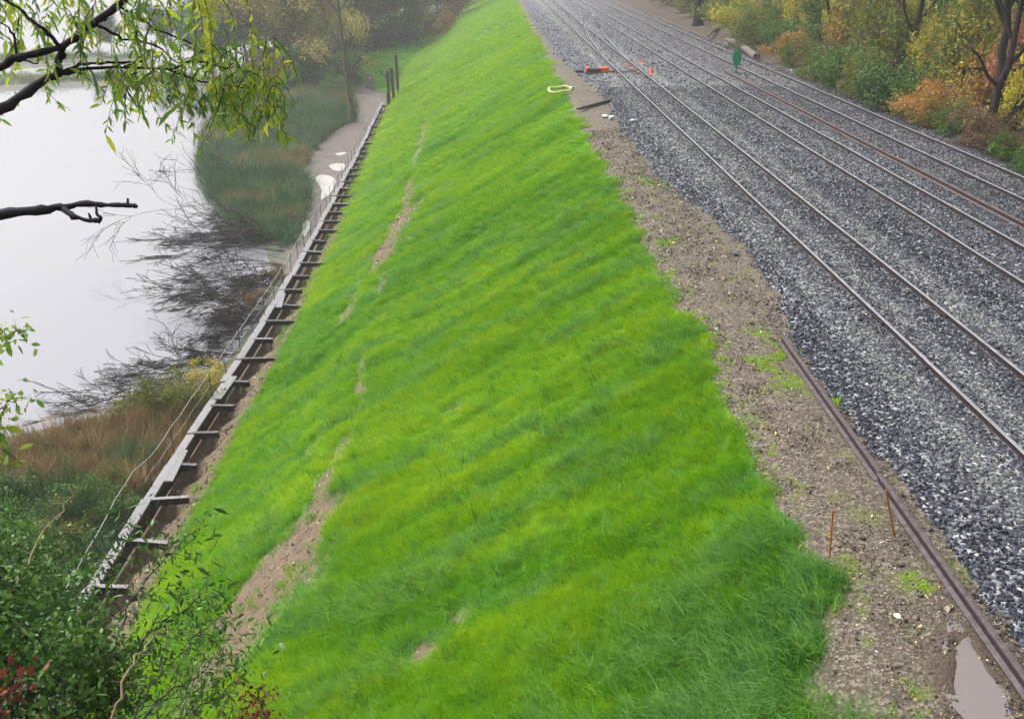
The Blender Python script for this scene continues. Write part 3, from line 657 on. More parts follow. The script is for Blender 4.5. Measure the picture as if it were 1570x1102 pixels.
# ------------------------------------------------------------------ grass
GR = np.random.default_rng(21)
gm = [blades(30, .13, .19, .0075, .75, GR, M['grass']) for _ in range(6)]
gc = proto_col('grass_clump_source', gm)
PP, SS, TT, BB, RR = [], [], [], [], []
for (y0, y1, den, s, hz) in [(6, 22, 210, 1.0, 1.0), (22, 40, 120, 1.3, 1.1), (40, 70, 52, 1.9, 1.35), (70, 120, 22, 2.9, 1.8), (120, 245, 8, 4.6, 2.4)]:
    n = int((y1 - y0) * 18 * den); X = GR.uniform(-13.3, 4.9, n); Y = GR.uniform(y0, y1, n)
    k = (X > toe(Y) - .1 + .25 * (vnoise(Y * 1.3, Y * 0) - .5)) & (X < edge(Y)); X, Y = X[k], Y[k]
    bz = bare(X, Y); k = GR.random(len(X)) > bz * .96 + .04 * (bz > .9) * (fbm(X * 2, Y * 2, 2) > .42); X, Y = X[k], Y[k]
    sparse = sstep(edge(Y) - .5, edge(Y), X); k = GR.random(len(X)) > sparse * .5; X, Y = X[k], Y[k]
    P = np.stack([X, Y, emb_z(X, Y)], 1); k = inview(P, 160); P = P[k]; X, Y = P[:, 0], P[:, 1]
    lm = lumps(X, Y)
    big = fbm(X * .12 + 3, Y * .10, 3); med = fbm(X * .36 + 40, Y * 1.25 + X * .12, 4)
    tall = fbm(X * .3 + 11, Y * .45 + 5, 3); br = sstep(-.5, 3.0, X) * sstep(14.5, 10.5, Y)
    tint = .58 + 1.15 * (med - .5) + .6 * (big - .5) + GR.normal(0, .15, len(X))
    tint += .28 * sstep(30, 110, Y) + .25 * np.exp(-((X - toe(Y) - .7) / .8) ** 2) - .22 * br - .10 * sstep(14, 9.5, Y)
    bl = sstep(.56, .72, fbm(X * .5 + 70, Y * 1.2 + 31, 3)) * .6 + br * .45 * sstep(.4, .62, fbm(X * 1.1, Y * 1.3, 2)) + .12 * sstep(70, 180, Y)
    h = (.62 + 1.3 * (tall - .3) + .5 * lm + .65 * br * sstep(.3, .6, fbm(X * .9 + 5, Y * .9, 2))) * (1 - .35 * sstep(.3, .0, edge(Y) - X)) * GR.uniform(.75, 1.2, len(X))
    wd = s * GR.uniform(.8, 1.2, len(X))
    PP.append(P); SS.append(np.stack([wd, wd, h * hz], 1)); TT.append(np.clip(tint, 0, 1)); BB.append(np.clip(bl, 0, .8))
    RR.append(np.stack([X * 0, X * 0, math.pi + GR.normal(.15, .7, len(X))], 1))
# longer, paler tufts standing out of the turf
n = 24000; X = GR.uniform(-9, 4.4, n); Y = 7 + 34 * GR.random(n) ** 1.3; br = sstep(-.5, 3.0, X) * sstep(14.5, 10.5, Y)
k = (X < edge(Y) - .05) & (bare(X, Y) < .3) & (GR.random(n) < np.clip(.12 + .8 * br * sstep(.35, .6, fbm(X * .9 + 5, Y * .9, 2)) + .75 * sstep(.58, .70, fbm(X * .5 + 70, Y * 1.2 + 31, 3)), 0, 1)); X, Y, br = X[k], Y[k], br[k]; n = len(X)
PP.append(np.stack([X, Y, emb_z(X, Y)], 1)); wd = GR.uniform(1.3, 1.9, n) * (1 + Y / 80); SS.append(np.stack([wd, wd, GR.uniform(1.15, 1.55, n) + .25 * br], 1)); TT.append(np.clip(.42 + GR.normal(0, .2, n), 0, 1)); BB.append(np.clip(.2 + .5 * br + GR.normal(0, .25, n), 0, .9)); RR.append(np.stack([X * 0, X * 0, math.pi + GR.normal(.15, .9, n)], 1))
# grassy flat
n = 9000; X = GR.uniform(-36, -9, n); Y = GR.uniform(134, 248, n); k = poly_sd(X, Y, MEAD) > -.3; X, Y = X[k], Y[k]; n = len(X)
PP.append(np.stack([X, Y, mead_z(X, Y)], 1)); wd = GR.uniform(3.5, 5, n); SS.append(np.stack([wd, wd, wd * 0 + 2], 1)); TT.append(np.clip(.45 + GR.normal(0, .1, n), 0, 1)); BB.append(np.full(n, .12)); RR.append(np.stack([X * 0, X * 0, GR.uniform(0, 6.3, n)], 1))
# moss tufts on the dirt shoulder
n = 8000; X = GR.uniform(4.2, 6.2, n); Y = GR.uniform(6, 40, n); k = (fbm(X * 1.3 + 2, Y * 1.1 + 8, 3) > .76) | ((np.abs(X - edge(Y)) < .35) & (GR.random(n) < .22)); X, Y = X[k], Y[k]; n = len(X)
PP.append(np.stack([X, Y, bed_z(X, Y)], 1)); wd = GR.uniform(.5, .9, n); SS.append(np.stack([wd, wd, wd * .22], 1)); TT.append(np.clip(.8 + GR.normal(0, .15, n), 0, 1)); BB.append(np.zeros(n)); RR.append(np.stack([X * 0, X * 0, GR.uniform(0, 6.3, n)], 1))
grass = scatter('grass', np.concatenate(PP), np.concatenate(RR), np.concatenate(SS), np.concatenate(TT), gc, 6, 'bright green grass covering the long embankment slope', 'grass', blue=np.concatenate(BB))
print('grass clumps', sum(len(p) for p in PP))

# ------------------------------------------------------------------ ballast stones and grit
def stone_meshes(n, m, seed, sq=(1, 1, .75)):
    out = []
    for q in range(n):
        rr = np.random.default_rng(seed + q); bm = bmesh.new()
        for p in rr.normal(0, 1, (11, 3)): bm.verts.new(Vector(unit(p) * .5 * rr.uniform(.75, 1.15) * np.array(sq)))
        bmesh.ops.convex_hull(bm, input=bm.verts)
        for v in [v for v in bm.verts if not v.link_faces]: bm.verts.remove(v)
        me = bpy.data.meshes.new('stone'); bm.to_mesh(me); bm.free(); me.materials.append(m); out.append(me)
    return out
sc = proto_col('ballast_stone_source', stone_meshes(6, M['stone'], 50))
PP, SS, TT, RR = [], [], [], []
for (y0, y1, den, s) in [(6, 20, 420, .052), (20, 34, 230, .066), (34, 60, 120, .07), (60, 165, 16, .10)]:
    n = int((y1 - y0) * 14.5 * den); X = GR.uniform(4.5, 19.6, n); Y = GR.uniform(y0, y1, n)
    k = X > balx(Y) - .05 - .5 * GR.random(n) ** 4; X, Y = X[k], Y[k]
    P = np.stack([X, Y, BZ(X, Y) + GR.uniform(-.012, .018, len(X))], 1); k = inview(P, 140)
    for rx in RX.values(): k &= np.abs(X - rx) > .055
    k &= ~((np.abs(X - 5.75) < .16) & (Y < 19.3)); k &= GR.random(len(X)) > sstep(70, 165, Y)
    P = P[k]; X, Y = P[:, 0], P[:, 1]
    du = dustf(X, Y) + .35 * (fbm(X * .35, Y * .35, 3) - .5) - .32 * np.exp(-((X - 11.35) / .5) ** 2) - .2 * np.exp(-((X - 6.6) / .5) ** 2) - .12 * np.exp(-((X - 9.25) / .25) ** 2)
    t_ = (.10 + GR.beta(1.4, 2.6, len(X)) * .56) + .40 * np.clip(du, -.4, 1) + (GR.random(len(X)) > .975) * .30 - .05
    PP.append(P); q = s * GR.lognormal(0, .28, len(X)); SS.append(np.stack([q, q, q], 1)); TT.append(np.clip(t_, 0, 1)); RR.append(GR.uniform(0, 6.3, (len(X), 3)))
scatter('ballast_stones', np.concatenate(PP), np.concatenate(RR), np.concatenate(SS), np.concatenate(TT), sc, 6, 'crushed grey stone ballast under and between the tracks', 'gravel')
print('stones', sum(len(p) for p in PP))
dc = proto_col('grit_source', stone_meshes(4, M['debris'], 90, (1, .7, .45)) )
PP, SS, TT, RR = [], [], [], []
n = 52000; X = GR.uniform(3.5, 6.3, n); Y = 6 + 40 * GR.random(n) ** 1.6; k = (X > edge(Y) - .1) & (X < balx(Y) + .2) & ~((np.abs(X - 5.7) < .1) & (Y < 19)); X, Y = X[k], Y[k]
PP.append(np.stack([X, Y, bed_z(X, Y)], 1)); q = .022 * GR.lognormal(0, .55, len(X)) * (1 + Y / 40); SS.append(np.stack([q, q, q * .7], 1)); TT.append(np.clip(GR.beta(1.2, 2.9, len(X)) + (GR.random(len(X)) > .94) * .5, 0, 1)); RR.append(GR.uniform(0, 6.3, (len(X), 3)))
n = 110000; X = GR.uniform(-9, 4, n); Y = GR.uniform(9, 60, n); k = bare(X, Y) > .5; X, Y = X[k], Y[k]; k = GR.random(len(X)) < .5; X, Y = X[k], Y[k]
PP.append(np.stack([X, Y, emb_z(X, Y)], 1)); q = .03 * GR.lognormal(0, .5, len(X)) * (1 + Y / 40); SS.append(np.stack([q, q, q * .5], 1)); TT.append(np.clip(GR.beta(2, 1.8, len(X)) , 0, 1)); RR.append(GR.uniform(0, 6.3, (len(X), 3)))
n = 4200; Y = 22 + 60 * GR.random(n) ** 1.5; u_ = GR.uniform(.3, 1.05, n); X = capx(Y) * (1 - u_) + toe(Y) * u_
PP.append(np.stack([X, Y, shelf_z(X, Y)], 1)); q = .06 * GR.lognormal(0, .6, n); SS.append(np.stack([q, q, q * .6], 1)); TT.append(np.clip(GR.beta(1.5, 2.5, n) + (GR.random(n) > .97) * .5, 0, 1)); RR.append(GR.uniform(0, 6.3, (n, 3)))
scatter('grit_and_litter', np.concatenate(PP), np.concatenate(RR), np.concatenate(SS), np.concatenate(TT), dc, 4, 'small stones, wood chips and fallen leaf bits on bare dirt', 'debris')

# ------------------------------------------------------------------ reeds and marsh growth
rc = proto_col('reed_clump_source', [blades(26, .34, 1.25, .024, .5, GR, M['reed'], 3) for _ in range(4)])
PP, SS, TT, RR = [], [], [], []
def reeds(pix, den, hgt, tintf, wid=1.0, z=-9.7):
    poly = np.array([un(x, y, z)[:2] for x, y in pix]); lo, hi = poly.min(0), poly.max(0); n = int(np.prod(hi - lo) * den)
    X = GR.uniform(lo[0], hi[0], n); Y = GR.uniform(lo[1], hi[1], n); d = poly_sd(X, Y, poly)
    k = (d > GR.uniform(-.6, .3, n)) & (X < capx(Y) - .35) & (poly_sd(X, Y, PATH) < -.25); X, Y, d = X[k], Y[k], d[k]; n = len(X)
    PP.append(np.stack([X, Y, (X * 0 + WZ + .2) if z == WZ else np.maximum(shore_z(X, Y), WZ - .3)], 1)); h = hgt * GR.uniform(.55, 1.3, n) * (.5 + 1.0 * fbm(X * .6, Y * .6, 3)) * np.where(GR.random(n) < .06, 1.35, 1); w = wid * GR.uniform(.8, 1.3, n)
    SS.append(np.stack([w, w, h], 1)); TT.append(np.clip(tintf(X, Y, d) + GR.normal(0, .13, n), 0, 1)); RR.append(np.stack([GR.normal(0, .16, n), GR.normal(0, .16, n), GR.uniform(0, 6.3, n)], 1))
reeds([(418, 366), (400, 362), (372, 350), (342, 318), (318, 278), (312, 240), (320, 208), (345, 188), (375, 172), (410, 158), (470, 152), (536, 150), (548, 186), (528, 194), (503, 208), (480, 235), (462, 258), (482, 290), (470, 330), (448, 378)], 7, 1.15,
      lambda X, Y, d: .14 + .5 * sstep(.46, .70, fbm(X * .16 + 5, Y * .15 + 2, 4)) * sstep(9, 1, d) + .25 * (fbm(X * .6, Y * .4, 2) - .5), 1.5)
reeds([(-80, 790), (-60, 715), (0, 690), (90, 670), (170, 650), (250, 622), (318, 596), (345, 600), (300, 660), (255, 715), (215, 765), (150, 800), (60, 830)], 17, .85,
      lambda X, Y, d: .14 + .62 * sstep(29.3, 31.2, Y + .25 * (X + 14) + 2.5 * (fbm(X * .5, Y * .5, 2) - .5)) - .45 * sstep(.5, .72, fbm(X * .4 + 20, Y * .4, 2)), .8)
reeds([(-80, 1000), (-80, 780), (60, 800), (210, 765), (160, 850), (100, 960)], 16, .55, lambda X, Y, d: .12 + .3 * (fbm(X, Y, 2) - .4), 1.0)
reeds([(330, 140), (400, 118), (470, 100), (520, 112), (545, 140), (470, 150), (400, 156)], 2.5, 1.3, lambda X, Y, d: .35 + .5 * (fbm(X * .3, Y * .3, 2) - .5), 2.2)
reeds([(-120, 136), (0, 134), (140, 128), (300, 130), (330, 127), (300, 121), (120, 118), (-120, 124)], .9, .75, lambda X, Y, d: .3 + .7 * (fbm(X * .06, Y * .06, 2) - .4), 3.2, WZ)
reeds([(-140, 104), (0, 100), (120, 94), (230, 92), (230, 88), (100, 86), (-140, 92)], .5, .75, lambda X, Y, d: .15 + .3 * (fbm(X * .06, Y * .06, 2) - .4), 4, WZ)
scatter('marsh_reeds', np.concatenate(PP), np.concatenate(RR), np.concatenate(SS), np.concatenate(TT), rc, 4, 'green and rust brown reeds growing along the lake margin', 'reeds')
print('reeds', sum(len(p) for p in PP))
# low mud spits out in the lake
for pix, nm in [([(-140, 141), (0, 139), (120, 134), (230, 136), (320, 133), (330, 127), (300, 120), (100, 118), (-140, 124)], 0), ([(-160, 106), (0, 103), (120, 96), (240, 94), (230, 88), (90, 86), (-160, 92)], 1)]:
    poly = np.array([un(x, y, WZ)[:2] for x, y in pix]); lo, hi = poly.min(0) - 3, poly.max(0) + 3
    grid(np.arange(lo[0], hi[0], 1.5), np.arange(lo[1], hi[1], 1.5), lambda X, Y: WZ - .7 + .95 * sstep(-2, 1, poly_sd(X, Y, poly)) + .1 * fbm(X * .5, Y * .5), 'mud_spit', M['shore'], {'path': lambda X, Y: X * 0 + .25})['kind'] = 'structure'

# ------------------------------------------------------------------ trees and shrubs
def foliage(tips, per, spread, size, rg, width=.6, up=.0, name='crown', m=None):
    T = np.array(tips); n = len(T) * per
    C = np.repeat(T, per, 0) + rg.normal(0, spread, (n, 3)); ax = rg.normal(0, 1, (n, 3)) + np.array([0, 0, up])
    V, F = leaves(C, ax, size * rg.lognormal(0, .25, n), rg, width)
    cl = np.repeat(rg.random(len(T)), per); tint = np.clip(.5 * cl + .5 * rg.random(n), 0, 1)
    return mesh(name, V, F, m, attrs={'tint': np.repeat(tint, 4)})
BUSH, TREE = [], []
for q in range(5):       # bushes: many stems from the ground, unit height about 1
    rg_ = np.random.default_rng(300 + q); out, tips = [], []
    for s in range(7):
        a_ = rg_.random() * 6.3; grow((.12 * math.cos(a_), .12 * math.sin(a_), 0), (math.cos(a_) * .55, math.sin(a_) * .55, 1), rg_.uniform(.45, .75), .014, 2, rg_, out, tips, .2, .05, (3, 4), .75, .6, 4)
    V, F = tubes(out, 4); st = mesh('stems', V, F, M['twig'])
    tips = [t_ for t_ in tips if t_[2] > .05]
    BUSH.append((st, foliage(tips, 13, .075, .052, rg_, .6, m=M['lf_green'], name='foliage')))
for q in range(5):       # trees: unit height about 1
    rg_ = np.random.default_rng(400 + q); out, tips = [], []
    grow((0, 0, -.02), (rg_.normal(0, .08), rg_.normal(0, .08), 1), .62, .022, 3, rg_, out, tips, .10, .05, (4, 5), .62, .6, 6)
    V, F = tubes(out, 5); st = mesh('trunk', V, F, M['bark'], smooth=True)
    TREE.append((st, foliage(tips, 22, .055, .027, rg_, .65, m=M['lf_green'])))
def plant(kind, q, loc, h, w, pal, label, cat, group=None, name=None, bark=None, rz=None, leafy=True):
    st, cr = (BUSH if kind == 'b' else TREE)[q % 5]
    t = tag(empty(name or ('shrub' if kind == 'b' else 'tree'), tuple(float(v_) for v_ in loc), GR.uniform(0, 6.3) if rz is None else rz), label, cat, group)
    for nm, me, mm in (('stems' if kind == 'b' else 'trunk', st, M[bark] if bark else None), ('foliage' if kind == 'b' else 'crown', cr, M[pal])):
        if nm in ('foliage', 'crown') and not leafy: continue
        o = bpy.data.objects.new(nm, me); o.scale = (w, w, h); link(o, t)
        if mm: o.material_slots[0].link = 'OBJECT'; o.material_slots[0].material = mm
    return t
# right-hand forest: edge shrubs, understorey, trees
PLAB = {'lf_green': 'green', 'lf_olive': 'olive green', 'lf_yellow': 'yellow', 'lf_orange': 'orange', 'lf_red': 'rust red', 'lf_brown': 'brown', 'lf_gold': 'golden', 'lf_dark': 'dark green'}
def nth(k):
    ones = ['', 'first', 'second', 'third', 'fourth', 'fifth', 'sixth', 'seventh', 'eighth', 'ninth', 'tenth', 'eleventh', 'twelfth', 'thirteenth', 'fourteenth', 'fifteenth', 'sixteenth', 'seventeenth', 'eighteenth', 'nineteenth', 'twentieth']
    return ones[k] if k <= 20 else ('thirtieth' if k == 30 else ('twenty ' if k < 30 else 'thirty ') + ones[k % 10])
def pick(opts): return opts[GR.integers(0, len(opts))]
def fpos(px, py, dx=0):
    p = un(px, py, -.1); p[0] += dx; p[2] = float(floor_z(np.array(p[0]), np.array(p[1]))) - .05; return p
edge_px = [(1566, 268, 'lf_green', 1.3), (1548, 250, 'lf_green', 1.7), (1530, 246, 'lf_olive', 1.2), (1512, 236, 'lf_brown', 1.7), (1490, 228, 'lf_brown', 2.0), (1470, 218, 'lf_brown', 2.2), (1450, 208, 'lf_green', 1.4), (1428, 200, 'lf_olive', 2.0), (1410, 192, 'lf_orange', 2.6),
           (1390, 182, 'lf_orange', 2.6), (1372, 174, 'lf_green', 3.2), (1350, 168, 'lf_dark', 3.0), (1330, 160, 'lf_green', 3.0), (1310, 152, 'lf_olive', 3.4), (1290, 140, 'lf_green', 3.6), (1272, 132, 'lf_green', 3.2), (1250, 122, 'lf_olive', 3.2), (1228, 112, 'lf_brown', 2.6), (1210, 104, 'lf_green', 2.4),
           (1195, 98, 'lf_orange', 3.0), (1178, 88, 'lf_green', 4.0), (1160, 80, 'lf_olive', 4.2), (1142, 70, 'lf_green', 4.2), (1125, 60, 'lf_yellow', 5.0), (1105, 48, 'lf_olive', 5.0), (1085, 38, 'lf_green', 5.0), (1062, 32, 'lf_olive', 4.5), (1040, 24, 'lf_brown', 4.0), (1018, 14, 'lf_olive', 5), (1000, 6, 'lf_green', 5), (985, 0, 'lf_brown', 5)]
for j, (px, py, pal, h) in enumerate(edge_px):
    p = fpos(px, py, .25 + .13 * h)
    plant('b', j, p, h * .72, h * .85, pal, '%s shrub, %s from the right in the front row by the farthest track' % (PLAB[pal], nth(j + 1)), 'shrub', 'shrubs along the forest edge', bark='twig')
SH1 = ['lf_orange', 'lf_yellow', 'lf_green', 'lf_red', 'lf_olive', 'lf_yellow', 'lf_olive', 'lf_yellow']
for j in range(110):
    y = 22 + 125 * (j / 110) + GR.uniform(-1.5, 1.5); x = 22.6 + GR.uniform(0, 5.5) + .015 * y; h = GR.uniform(2.6, 5.6)
    pal = pick(SH1 if y < 95 else ['lf_olive', 'lf_green', 'lf_yellow', 'lf_orange', 'lf_brown'])
    plant('b', j, (x, y, float(floor_z(np.array(x), np.array(y))) - .05), h, h * .66, pal, '%s understorey shrub behind the forest edge' % PLAB[pal], 'shrub', 'understorey shrubs in the forest', bark='twig')
for j in range(64):
    y = 20 + 150 * (j / 64) + GR.uniform(-2, 2); x = 26.5 + GR.uniform(0, 14); h = GR.uniform(4.5, 8)
    pal = pick(['lf_yellow', 'lf_orange', 'lf_yellow', 'lf_red', 'lf_olive', 'lf_gold'] if y < 100 else ['lf_olive', 'lf_brown', 'lf_orange'])
    plant('b', j + 2, (x, y, float(floor_z(np.array(x), np.array(y))) - .05), h, h * .7, pal, '%s tall thicket deep in the forest' % PLAB[pal], 'shrub', 'tall thickets deep in the forest', bark='twig')
for j in range(46):
    y = 24 + 200 * (j / 46) + GR.uniform(-2, 2); x = 22.5 + GR.uniform(0, 22); h = GR.uniform(9, 15)
    pal = pick(['lf_yellow', 'lf_orange', 'lf_olive', 'lf_gold', 'lf_yellow'] if y < 110 else ['lf_olive', 'lf_brown', 'lf_gold'])
    plant('t', j, (x, y, float(floor_z(np.array(x), np.array(y))) - .1), h, h * 1.0, pal, '%s leaved forest tree among the others right of the tracks' % PLAB[pal], 'tree', 'forest trees right of the tracks')
for j, (x, y, h, pal) in enumerate([(21.6, 25.5, 2.6, 'lf_yellow'), (22.6, 28.5, 3.2, 'lf_orange'), (21.9, 31.5, 2.8, 'lf_yellow'), (23.6, 33.5, 3.8, 'lf_yellow'), (22.4, 36, 3.2, 'lf_olive'), (24.5, 29.5, 4.2, 'lf_yellow'), (25.2, 34.5, 4.5, 'lf_olive'), (22.2, 39.5, 3.2, 'lf_yellow'), (24.2, 38.5, 4.2, 'lf_orange'), (23, 43, 3.6, 'lf_yellow'), (25.5, 42, 4.6, 'lf_yellow'), (24, 47, 4.2, 'lf_orange'), (26.5, 31, 5, 'lf_yellow'), (27, 37, 5.2, 'lf_yellow'), (27, 44, 5.4, 'lf_red')]):
    plant('b', j, (x, y, float(floor_z(np.array(x), np.array(y))) - .05), h, h * .8, pal, '%s airy bush around the dark forked trunks at the right' % PLAB[pal], 'shrub', 'airy bushes around the dark trunks', bark='twig')
# the dark trunks that stand out
def bigtree(name, label, pts, r0, seed, limbs, pal=None, leaf=.10, per=5, spread=.35, group=None, bark='bark', grav=.03, kids=(2, 4)):
    """pts: trunk centre line in the world; limbs: (index, direction, length)"""
    rg_ = np.random.default_rng(seed); P = np.array(pts, float); c = P[0].copy(); P = P - c
    s = np.linspace(0, 1, len(P)); ss = np.linspace(0, 1, 14); Q = np.stack([np.interp(ss, s, P[:, k]) for k in range(3)], 1)
    Q[1:-1] += rg_.normal(0, .04, (12, 3)); R = r0 * (1 - .7 * ss); R[0] *= 1.35
    out = [(Q, R)]; tips = []
    for (u_, d, L) in limbs:
        k = int(u_ * 13); grow(Q[k], d, L, R[k] * .6, 2, rg_, out, tips, .14, grav, kids, .55, .6, 6)
    t = tag(empty(name, tuple(c)), label, 'tree', group); V, F = tubes(out, 7); mobj('trunk', V, F, M[bark], t, smooth=True)
    if pal: link(bpy.data.objects.new('crown', foliage(tips, per, spread, leaf, rg_, .65, m=M[pal])), t)
    return t
p = fpos(1503, 222, .3)
bigtree('tree', 'dark forked tree leaning right near the right end of the forest edge', [p, p + (.1, .3, 1.3), p + (.55, .5, 3.2), p + (.8, .8, 5.5), p + (1.6, 1.2, 9), p + (2.0, 1.5, 12)], .19, 11,
        [(.45, (.8, 0, 1.1), 5), (.5, (-.4, .3, 1.2), 5), (.1, (1, 0, .35), 2.0), (.12, (1, .2, .6), 2.4), (.7, (-.5, 0, 1), 4), (.9, (.2, .4, 1), 3), (.35, (-1, .2, .6), 2.2)], 'lf_yellow', .10)
p = fpos(1462, 205, 1.7)
bigtree('tree', 'dark thick trunk tangled with vines, left of the forked tree', [p, p + (-.05, 0, 2), p + (-.1, .2, 4.5), p + (-.5, .2, 7), p + (-.8, .2, 11)], .24, 12,
        [(.3, (.9, 0, 1.2), 4), (.5, (-.6, 0, 1), 4), (.55, (.6, .3, 1), 4), (.7, (-.4, .3, 1), 4), (.9, (.2, .1, 1), 3)], 'lf_yellow', .10)
p = fpos(1480, 208, 1.9)
bigtree('tree', 'slim dark trunk leaning right beside the vine tangled trunk', [p, p + (.1, 0, 2), p + (.7, .2, 5), p + (1.6, .2, 8.5)], .15, 13, [(.4, (.5, 0, 1), 3), (.6, (-.5, .3, 1), 3), (.9, (.3, .2, 1), 3)], 'lf_yellow', .1)
p = fpos(1318, 130, 3.0)
bigtree('tree', 'dark forked sapling trunk above the green shrubs, mid forest edge', [p, p + (0, 0, 3), p + (.1, 0, 6), p + (.2, 0, 10)], .2, 14, [(.3, (-.7, 0, 1), 5), (.35, (.7, 0, 1), 5), (.6, (-.4, 0, 1), 4), (.85, (.2, .3, 1), 3)], 'lf_olive', .12)
p = fpos(1062, 42, .5)
bigtree('tree', 'thick dark trunk standing alone at the far end of the forest edge', [p, p + (0, 0, 3), p + (.3, 0, 8), p + (.4, 0, 14)], .5, 15, [(.4, (-.7, 0, 1), 6), (.5, (.7, 0, 1), 6), (.7, (-.4, 0, 1), 5), (.9, (.2, .3, 1), 4)], 'lf_olive', .2, 5, .6)
# left bank trees
p = un(541, 188, -9.65)
bigtree('tree', 'tall slim tree with sparse leaves standing beside the mud path', [p, p + (-.3, 0, 3.5), p + (-.55, 0, 7.5), p + (-.9, .2, 12), p + (-1.0, .2, 17)], .33, 21,
        [(.38, (-.9, 0, .9), 4.5), (.36, (.8, 0, .9), 3.5), (.5, (-.8, .2, 1), 6), (.45, (.5, .2, 1), 3.5), (.7, (.6, 0, 1), 4), (.75, (-.7, 0, 1), 4.5), (.92, (.1, .2, 1), 3)], 'lf_gold', .2, 9, .5, bark='bark_grey')
p = un(536, 140, -9.6)
bigtree('tree', 'bare leaning trunk just left of the tall slim path tree', [p, p + (-1.2, 0, 3), p + (-2.2, 0, 5.6)], .3, 22, [(.8, (-.6, 0, 1), 2.4), (.9, (.5, 0, 1), 2.0)], 'lf_gold', .16, 3, .4, bark='bark_grey')
left_tr = [(352, 140, 9, 'lf_green'), (385, 134, 13, 'lf_gold'), (415, 130, 15, 'lf_olive'), (446, 126, 15, 'lf_gold'), (470, 120, 14, 'lf_gold'), (495, 112, 13, 'lf_olive'), (505, 128, 9, 'lf_gold'), (430, 108, 16, 'lf_olive'), (460, 96, 16, 'lf_gold'), (520, 92, 14, 'lf_olive'),
           (548, 92, 13, 'lf_dark'), (575, 86, 14, 'lf_olive'), (600, 84, 14, 'lf_green'), (622, 80, 12, 'lf_olive'), (645, 70, 15, 'lf_dark'), (668, 64, 15, 'lf_orange'), (690, 50, 16, 'lf_dark'), (712, 36, 14, 'lf_dark'), (560, 72, 17, 'lf_olive'), (610, 62, 17, 'lf_olive'), (640, 50, 18, 'lf_gold'), (500, 74, 17, 'lf_olive'), (735, 16, 14, 'lf_dark'), (400, 100, 15, 'lf_olive'), (366, 118, 12, 'lf_dark'), (590, 44, 18, 'lf_olive'), (540, 52, 18, 'lf_gold')]
for j, (px, py, h, pal) in enumerate(left_tr):
    p = un(px, py, -9.5)
    plant('t', j, p - (0, 0, .1), h, h * 1.05, pal, '%s hazy tree, %s from the left, %s' % (PLAB[pal], nth(sum(1 for q_ in left_tr if (q_[0] < 530) == (px < 530) and q_[0] <= px)), 'on the wooded point by the path' if px < 530 else 'behind the far grassy flat'), 'tree',
          'hazy trees on the wooded point' if px < 530 else 'trees behind the far grassy flat', bark='bark')
bush_px = [(360, 142, 3, 'lf_brown'), (390, 142, 4, 'lf_green'), (425, 140, 4.5, 'lf_orange'), (455, 138, 4.5, 'lf_green'), (485, 138, 4.5, 'lf_dark'), (505, 140, 4, 'lf_dark'), (520, 132, 4, 'lf_dark'), (470, 130, 5, 'lf_brown'), (440, 132, 5, 'lf_brown'), (405, 134, 5, 'lf_brown'),
                                      (525, 92, 5, 'lf_dark'), (550, 92, 6, 'lf_dark'), (575, 90, 6, 'lf_dark'), (600, 86, 6, 'lf_dark'), (622, 82, 6, 'lf_dark'), (642, 76, 6, 'lf_dark'), (660, 68, 6, 'lf_orange'), (676, 62, 6, 'lf_brown'), (695, 48, 6, 'lf_dark'), (708, 38, 6, 'lf_dark'), (722, 26, 6, 'lf_dark'), (738, 12, 6, 'lf_dark'), (750, 2, 6, 'lf_dark'),
                                      (533, 170, 1.6, 'lf_olive'), (524, 176, 1.6, 'lf_green'), (512, 150, 3, 'lf_green')]
for j, (px, py, h, pal) in enumerate(bush_px):
    p = un(px, py, -9.55 if px < 650 else -8.5)
    zone = 'on the wooded point by the water' if py > 110 else 'at the back edge of the far grass'
    plant('b', j, p - (0, 0, .1), h, h * 1.05, pal, '%s bush, %s from the left, %s' % (PLAB[pal], nth(sum(1 for q_ in bush_px if (q_[1] > 110) == (py > 110) and q_[0] <= px)), zone), 'shrub', 'bushes ' + zone, bark='twig')
# far misty shore trees
for j, (px, py, h) in enumerate([(150, 84, 6), (172, 86, 5), (262, 92, 7), (300, 96, 8), (330, 100, 9), (352, 100, 11)]):
    p = un(px, py, WZ); plant('t', j, p, h, h * 1.1, 'lf_dark', 'misty blue grey tree on the far side of the lake', 'tree', 'misty trees on the far shore')

# ------------------------------------------------------------------ dead brush lying over the water
def brush(base, tip, seed, label, h=.9, n=7, wd=.035):
    rg_ = np.random.default_rng(seed); b = un(*base, WZ + .35); t_ = un(*tip, WZ + .1); d = t_ - b; L = np.linalg.norm(d); out, tips = [], []
    for q in range(n):
        dd = unit(unit(d) + rg_.normal(0, .30, 3) * (1, 1, .25) + np.array([0, 0, .10]))
        grow(rg_.normal(0, .25, 3) * (1, 1, .3) + (0, 0, .1), dd, L * rg_.uniform(.45, .8), wd * rg_.uniform(.5, 1), 3, rg_, out, tips, .12, -.012, (4, 5), .46, .52, 6, .55)
    out = [(np.stack([P[:, 0], P[:, 1], np.maximum(P[:, 2], -.32)], 1), np.maximum(R, .011)) for P, R in out]
    V, F = tubes(out, 3); o = mobj('dead_brush', V, F, M['twig']); o.location = tuple(b)
    return tag(o, label, 'dead branches', 'dead treetops lying in the lake margin')
brush((440, 352), (300, 352), 31, 'dense dead brush at the foot of the green reeds', n=8)
brush((435, 385), (212, 372), 32, 'long bare dead treetop reaching farthest out over the lake')
brush((435, 408), (215, 425), 33, 'bare forked dead branch sweeping out below the longest treetop', n=5)
brush((410, 455), (255, 455), 34, 'tangled dead brush midway along the plank wall', n=8)
brush((392, 490), (300, 478), 35, 'dark twiggy brush crowding the plank wall', n=8)
